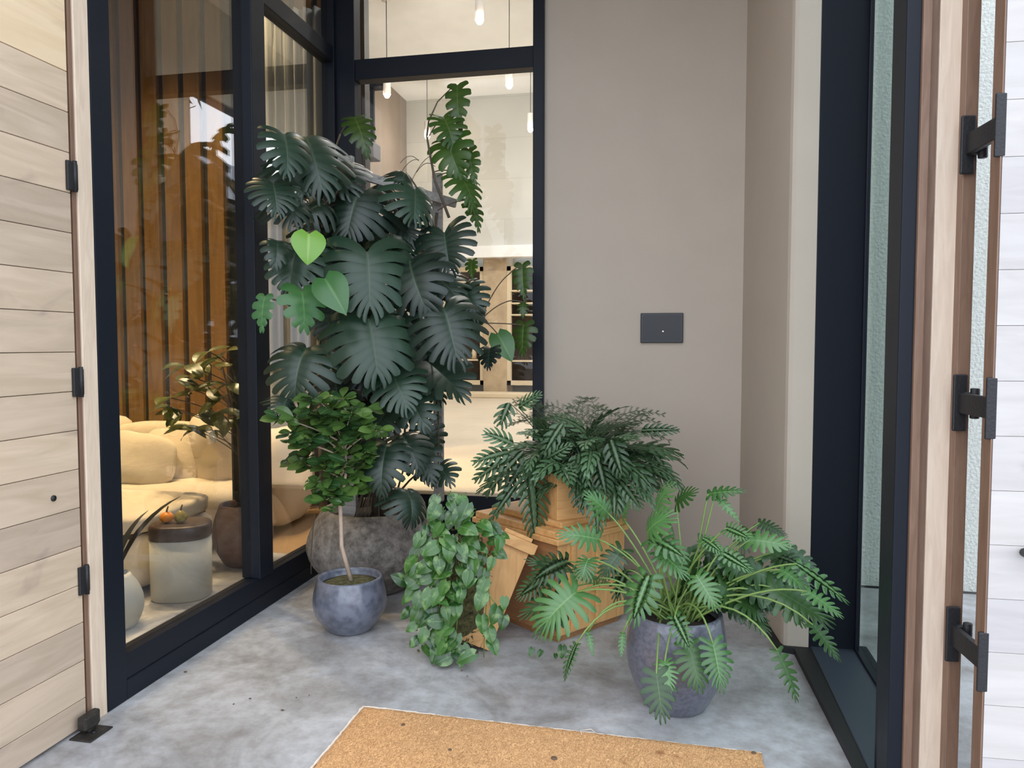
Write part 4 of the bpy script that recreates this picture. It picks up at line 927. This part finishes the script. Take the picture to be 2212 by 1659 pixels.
# ============================================================ PHILODENDRON
xp = onz(1460, 1562); xx, xy = xp.x, xp.y + .16
xa = empty('potted_philodendron', (xx, xy, 0), 0, 'sprawling split leaved philodendron in a tall slate blue glazed pot beside the mat', 'potted plant')
MB().lathe(pot_prof(.205, .40, .185, .125, .58, .018, .03), 64).build('pot', M['slateglaze'], xa)
MB().lathe([(0, .375), (.1, .372), (.166, .36)], 32, wob=.1).build('soil', M['soil'], xa)
R = random.Random(41); xl = W(); xd = W(); xs = W()
XA = [(1292, 1165, 1205, 1155, 62, 3.25, 'l'), (1313, 1108, 1266, 1067, 50, 3.3, 'l'), (1418, 1100, 1447, 1055, 68, 3.25, 'l'), (1398, 1152, 1442, 1118, 80, 3.05, 'l'), (1458, 1165, 1434, 1120, 58, 3.1, 'l'),
      (1407, 1163, 1482, 1208, 70, 3.0, 'l'), (1530, 1067, 1614, 1061, 38, 3.2, 'l'), (1545, 1069, 1604, 1136, 26, 3.2, 'l'), (1245, 1279, 1172, 1355, 130, 3.1, 'l'), (1222, 1300, 1156, 1376, 66, 3.15, 'd'),
      (1225, 1213, 1150, 1255, 80, 3.3, 'd'), (1270, 1208, 1258, 1250, 52, 3.1, 'l'), (1400, 1246, 1366, 1345, 84, 2.9, 'l'), (1505, 1244, 1550, 1318, 64, 2.95, 'l'), (1426, 1192, 1480, 1246, 66, 3.0, 'l'),
      (1458, 1333, 1492, 1406, 54, 2.85, 'l'), (1540, 1391, 1558, 1488, 80, 2.88, 'l'), (1488, 1396, 1511, 1488, 84, 2.90, 'm'), (1418, 1456, 1431, 1552, 84, 2.84, 'm'), (1436, 1430, 1446, 1492, 54, 2.88, 'l'),
      (1679, 1405, 1724, 1524, 50, 2.95, 'm'), (1621, 1166, 1712, 1180, 58, 3.15, 'l'), (1686, 1231, 1740, 1274, 50, 3.05, 'l'), (1722, 1218, 1842, 1311, 52, 3.0, 'l'), (1744, 1278, 1825, 1338, 48, 2.95, 'l'),
      (1664, 1268, 1798, 1350, 110, 3.1, 'd'), (1756, 1350, 1816, 1432, 52, 2.95, 'm'), (1570, 1141, 1623, 1166, 42, 3.1, 'l'), (1556, 1192, 1630, 1238, 44, 3.1, 'l'), (1520, 1163, 1562, 1197, 38, 3.15, 'l'),
      (1672, 1200, 1752, 1237, 56, 3.2, 'd'), (1245, 1391, 1218, 1480, 30, 2.95, 'd'), (1270, 1365, 1282, 1422, 20, 3.0, 'l'), (1205, 1290, 1128, 1330, 70, 3.35, 'd'), (1216, 1235, 1140, 1212, 62, 3.35, 'd'),
      (1342, 1188, 1300, 1252, 64, 3.25, 'm'), (1352, 1232, 1330, 1300, 56, 3.25, 'd'), (1600, 1300, 1660, 1370, 70, 3.15, 'd'), (1690, 1300, 1740, 1350, 60, 3.1, 'm'), (1345, 1120, 1358, 1092, 34, 3.2, 'l'),
      (1460, 1085, 1500, 1062, 46, 3.3, 'm'), (1620, 1150, 1600, 1190, 50, 3.3, 'd'), (1290, 1250, 1240, 1240, 40, 3.2, 'l'), (1345, 1368, 1342, 1425, 20, 3.0, 'l'), (1180, 1250, 1120, 1290, 60, 3.4, 'd'), (1640, 1130, 1700, 1160, 40, 3.3, 'm')]
for (bx, by, tx, ty, wd, y, kd) in XA:
    B = ony(bx, by, y); T = ony(tx, ty, y - .06); ln = math.hypot(tx - bx, ty - by)
    B.x = min(B.x, .84); T.x = min(T.x, .86)
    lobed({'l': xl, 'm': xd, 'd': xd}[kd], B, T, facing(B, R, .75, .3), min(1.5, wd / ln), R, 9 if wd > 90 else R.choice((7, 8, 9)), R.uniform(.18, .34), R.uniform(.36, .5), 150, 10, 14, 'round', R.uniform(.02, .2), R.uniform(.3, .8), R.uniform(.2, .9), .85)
    S = Vector((xx + R.uniform(-.07, .07), xy + R.uniform(-.06, .06), .36)); dd = (B - S)
    hi = .12 if dd.z > .1 else .22
    xs.tube(arc(S, B, (dd.x * .1, -.02, hi if abs(dd.x) > .15 else .1), 10), [.0052 - .0002 * i for i in range(10)], 7)
for k in range(36):
    S = Vector((xx + R.uniform(-.08, .08), xy + R.uniform(-.06, .06), .36)); a = R.uniform(0, 1.4); L = R.uniform(.25, .5)
    E_ = S + Vector((math.cos(a) * L * .8, R.uniform(-.05, .25), R.uniform(.08, .3)))
    xs.tube(arc(S, E_, (0, 0, .1), 8), .0042, 6)
    if E_.x > .8: E_.x = .8
    d = Vector((math.cos(a), .2, -.5)).normalized() * R.uniform(.12, .18)
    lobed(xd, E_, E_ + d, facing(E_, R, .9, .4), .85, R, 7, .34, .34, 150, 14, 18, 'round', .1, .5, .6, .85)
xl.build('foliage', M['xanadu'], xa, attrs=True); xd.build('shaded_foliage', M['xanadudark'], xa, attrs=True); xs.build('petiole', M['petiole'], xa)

# ============================================================ LOUNGE PLANTS, VASE
rp = onz(500, 1235); rx, ry = rp.x - .02, rp.y + .18
rb = empty('potted_rubber_plant', (rx, ry, 0), 0, 'olive leaved plant in a round brown pot behind the glass beside the sofa', 'potted plant')
MB().lathe(pot_prof(.20, .42, .15, .12, .5, .02, .04), 40).build('pot', M['brownpot'], rb)
MB().lathe([(0, .385), (.13, .38)], 24).build('soil', M['soil'], rb)
R = random.Random(51); q = W(); s = W()
top = Vector((rx - .1, ry - .05, 1.35)); s.tube([Vector((rx, ry, .36)), Vector((rx - .02, ry, .9)), top], [.012, .010, .007], 8)
for (px, py) in ((400, 790), (440, 780), (480, 770), (370, 860), (410, 840), (450, 840), (490, 830), (390, 890), (430, 890), (470, 890), (500, 900), (420, 930), (460, 930), (400, 920), (450, 760), (500, 790), (380, 820), (430, 820), (480, 860), (360, 880)):
    c = ony(px, py, ry + R.uniform(-.15, .15)); c.x = min(c.x, XL - .16)
    S = Vector((rx - .03, ry, max(.7, c.z - .15))); s.tube(arc(S, c, (0, 0, .04), 5), .004, 5)
    for k in range(3):
        a = R.uniform(0, 2 * PI); d = Vector((math.cos(a), math.sin(a) * .7, R.uniform(-.8, .25))).normalized(); L = R.uniform(.13, .2)
        T = c + d * L; T.x = min(T.x, XL - .13)
        simple(q, c, T, (UPV - d * .2 + Vector((0, -.5, 0))), .46, R, 'oval', .15, .3, R.uniform(.3, 1.2), 7)
q.build('foliage', M['rubber'], rb, attrs=True); s.build('stem', M['bark'], rb)
vp = onz(262, 1378); vx, vy = vp.x - .13, vp.y + .13
vs_ = empty('stone_vase', (vx, vy, 0), 0, 'rounded grey green stone vase holding black blade leaves at the lower left of the window', 'vase')
MB().lathe([(0, 0)] + [(.045 + .09 * math.sin(PI * (.18 + .74 * i / 16)) ** 1.0, .29 * i / 16) for i in range(17)] + [(.055, .285), (.05, .2), (0, .2)], 40).build('body', M['tablebody'], vs_)
R = random.Random(61); q = MB()
for (T, wdt) in ((Vector((.10, .42, .62)), .11), (Vector((-.02, .30, .56)), .12), (Vector((-.35, .25, .5)), .1), (Vector((-.25, -.3, .5)), .1)):
    simple(q, Vector((0, 0, .24)), T, Vector((-.3, 0, 1)), wdt, R, 'oval', .4, .2, .8, 10)
q.build('blade_leaf', M['darkleaf'], vs_, attrs=True)

# ============================================================ TOUCH PANEL, MAT, DEBRIS
tp_ = empty('touch_panel', (-.032, YB, 1.603), 0, 'black wall mounted touch panel on the beige wall', 'touch panel')
MB().box(-.132, .132, -.022, 0, -.0935, .0935).build('bezel', M['bezel'], tp_, bevel=.004)
MB().box(-.120, .120, -.0235, -.021, -.082, .082).build('screen', M['screen'], tp_)
MB().tube([(.008, -.0232, -.022), (.008, -.0248, -.022)], .0035, 12).build('screen_glint', emit('white_glint', (1, 1, 1), 2.0), tp_)  # added glowing dot, stands in for a light reflected on the screen
mt = empty('doormat', (-.43, 2.45, 0), 0, 'rectangular natural coir doormat with a frayed pale edge on the concrete', 'doormat')
mt.rotation_euler.z = 0
def mpt(x, y): return (x + .43, y - 2.45)
q = MB(); R = random.Random(3); n = 80; vs = []; fs = []
for i in range(n + 1):
    for j in range(40):
        x = -1.21 + 1.566 * i / n; y = 1.95 + (.924 - .042 * i / n) * j / 39 + 0
        ed = i in (0, n) or j in (0, 39)
        X, Y = mpt(x, y); vs.append((X + (R.uniform(-.003, .003) if ed else 0), Y + (R.uniform(-.003, .003) if ed else 0), .004 if ed else .018 + R.uniform(0, .003)))
for i in range(n):
    for j in range(39): a = i * 40 + j; fs.append((a, a + 40, a + 41, a + 1))
q.add(vs, fs, smooth=True); q.build('pile', M['coir'], mt)
q = MB(); vs = []; fs = []
def edge(p0, p1, m, wid):
    p0 = Vector((*mpt(*p0), 0)); p1 = Vector((*mpt(*p1), 0)); t = (p1 - p0).normalized(); s_ = Vector((-t.y, t.x, 0)); pts = []
    for i in range(m + 1): pts.append(p0.lerp(p1, i / m) + s_ * R.uniform(-.0025, .0025) + Vector((0, 0, .006)))
    q.tube(pts, [wid * R.uniform(.6, 1.2) for _ in pts], 6)
edge((-1.212, 1.95), (-1.212, 2.877), 60, .006); edge((-1.212, 2.877), (-.9, 2.868), 26, .005); edge((-.9, 2.868), (.356, 2.833), 90, .0028)
q.tube([Vector((*mpt(-.25, 2.845), .008)), Vector((*mpt(-.27, 2.86), .016)), Vector((*mpt(-.31, 2.83), .022)), Vector((*mpt(-.30, 2.80), .024))], .0016, 5)
q.build('frayed_edge', M['matedge'], mt)
for (x, y, r) in ((.325, 2.80, .009), (-.38, 2.62, .012), (-.99, 2.74, .008), (-.76, 2.60, .007)):
    q = MB(); q.lathe([(0, .0225), (r * .9, .0225), (r, .021), (r, .018)], 12, x + .43, y - 2.45); q.build('burr', M['debris'], mt)
for i, (px, py, r, lb) in enumerate(((610, 1535, .009, 'reddish dry leaf crumb on the concrete, nearest the doormat corner'), (540, 1510, .011, 'largest dry leaf crumb on the open concrete left of the doormat'), (400, 1452, .010, 'dark dry leaf crumb close to the base of the left glass wall'), (640, 1508, .006, 'dark speck of dry leaf, left one of the two beside each other'), (668, 1503, .005, 'faint speck of dry leaf, right one of the two beside each other'), (997, 1450, .006, 'dark crumb just below the pothos leaves, left one'), (1010, 1462, .005, 'dark crumb just below the pothos leaves, lower right one'), (505, 1522, .006, 'small dry crumb on the concrete left of the largest crumb'))):
    p = onz(px, py); R = random.Random(i); q = MB(); vs = [(r * math.cos(a) * R.uniform(.5, 1.2), r * math.sin(a) * R.uniform(.3, .9), .001 + R.uniform(0, .004)) for a in [k * PI / 3 for k in range(6)]] + [(0, 0, .006)]
    q.add(vs, [(k, (k + 1) % 6, 6) for k in range(6)] + [tuple(range(5, -1, -1))]); o = q.build('dry_leaf_bit', M['debris']); o.location = (p.x, p.y, 0)
    tag(o, lb, 'leaf litter', 'leaf crumbs on the floor')
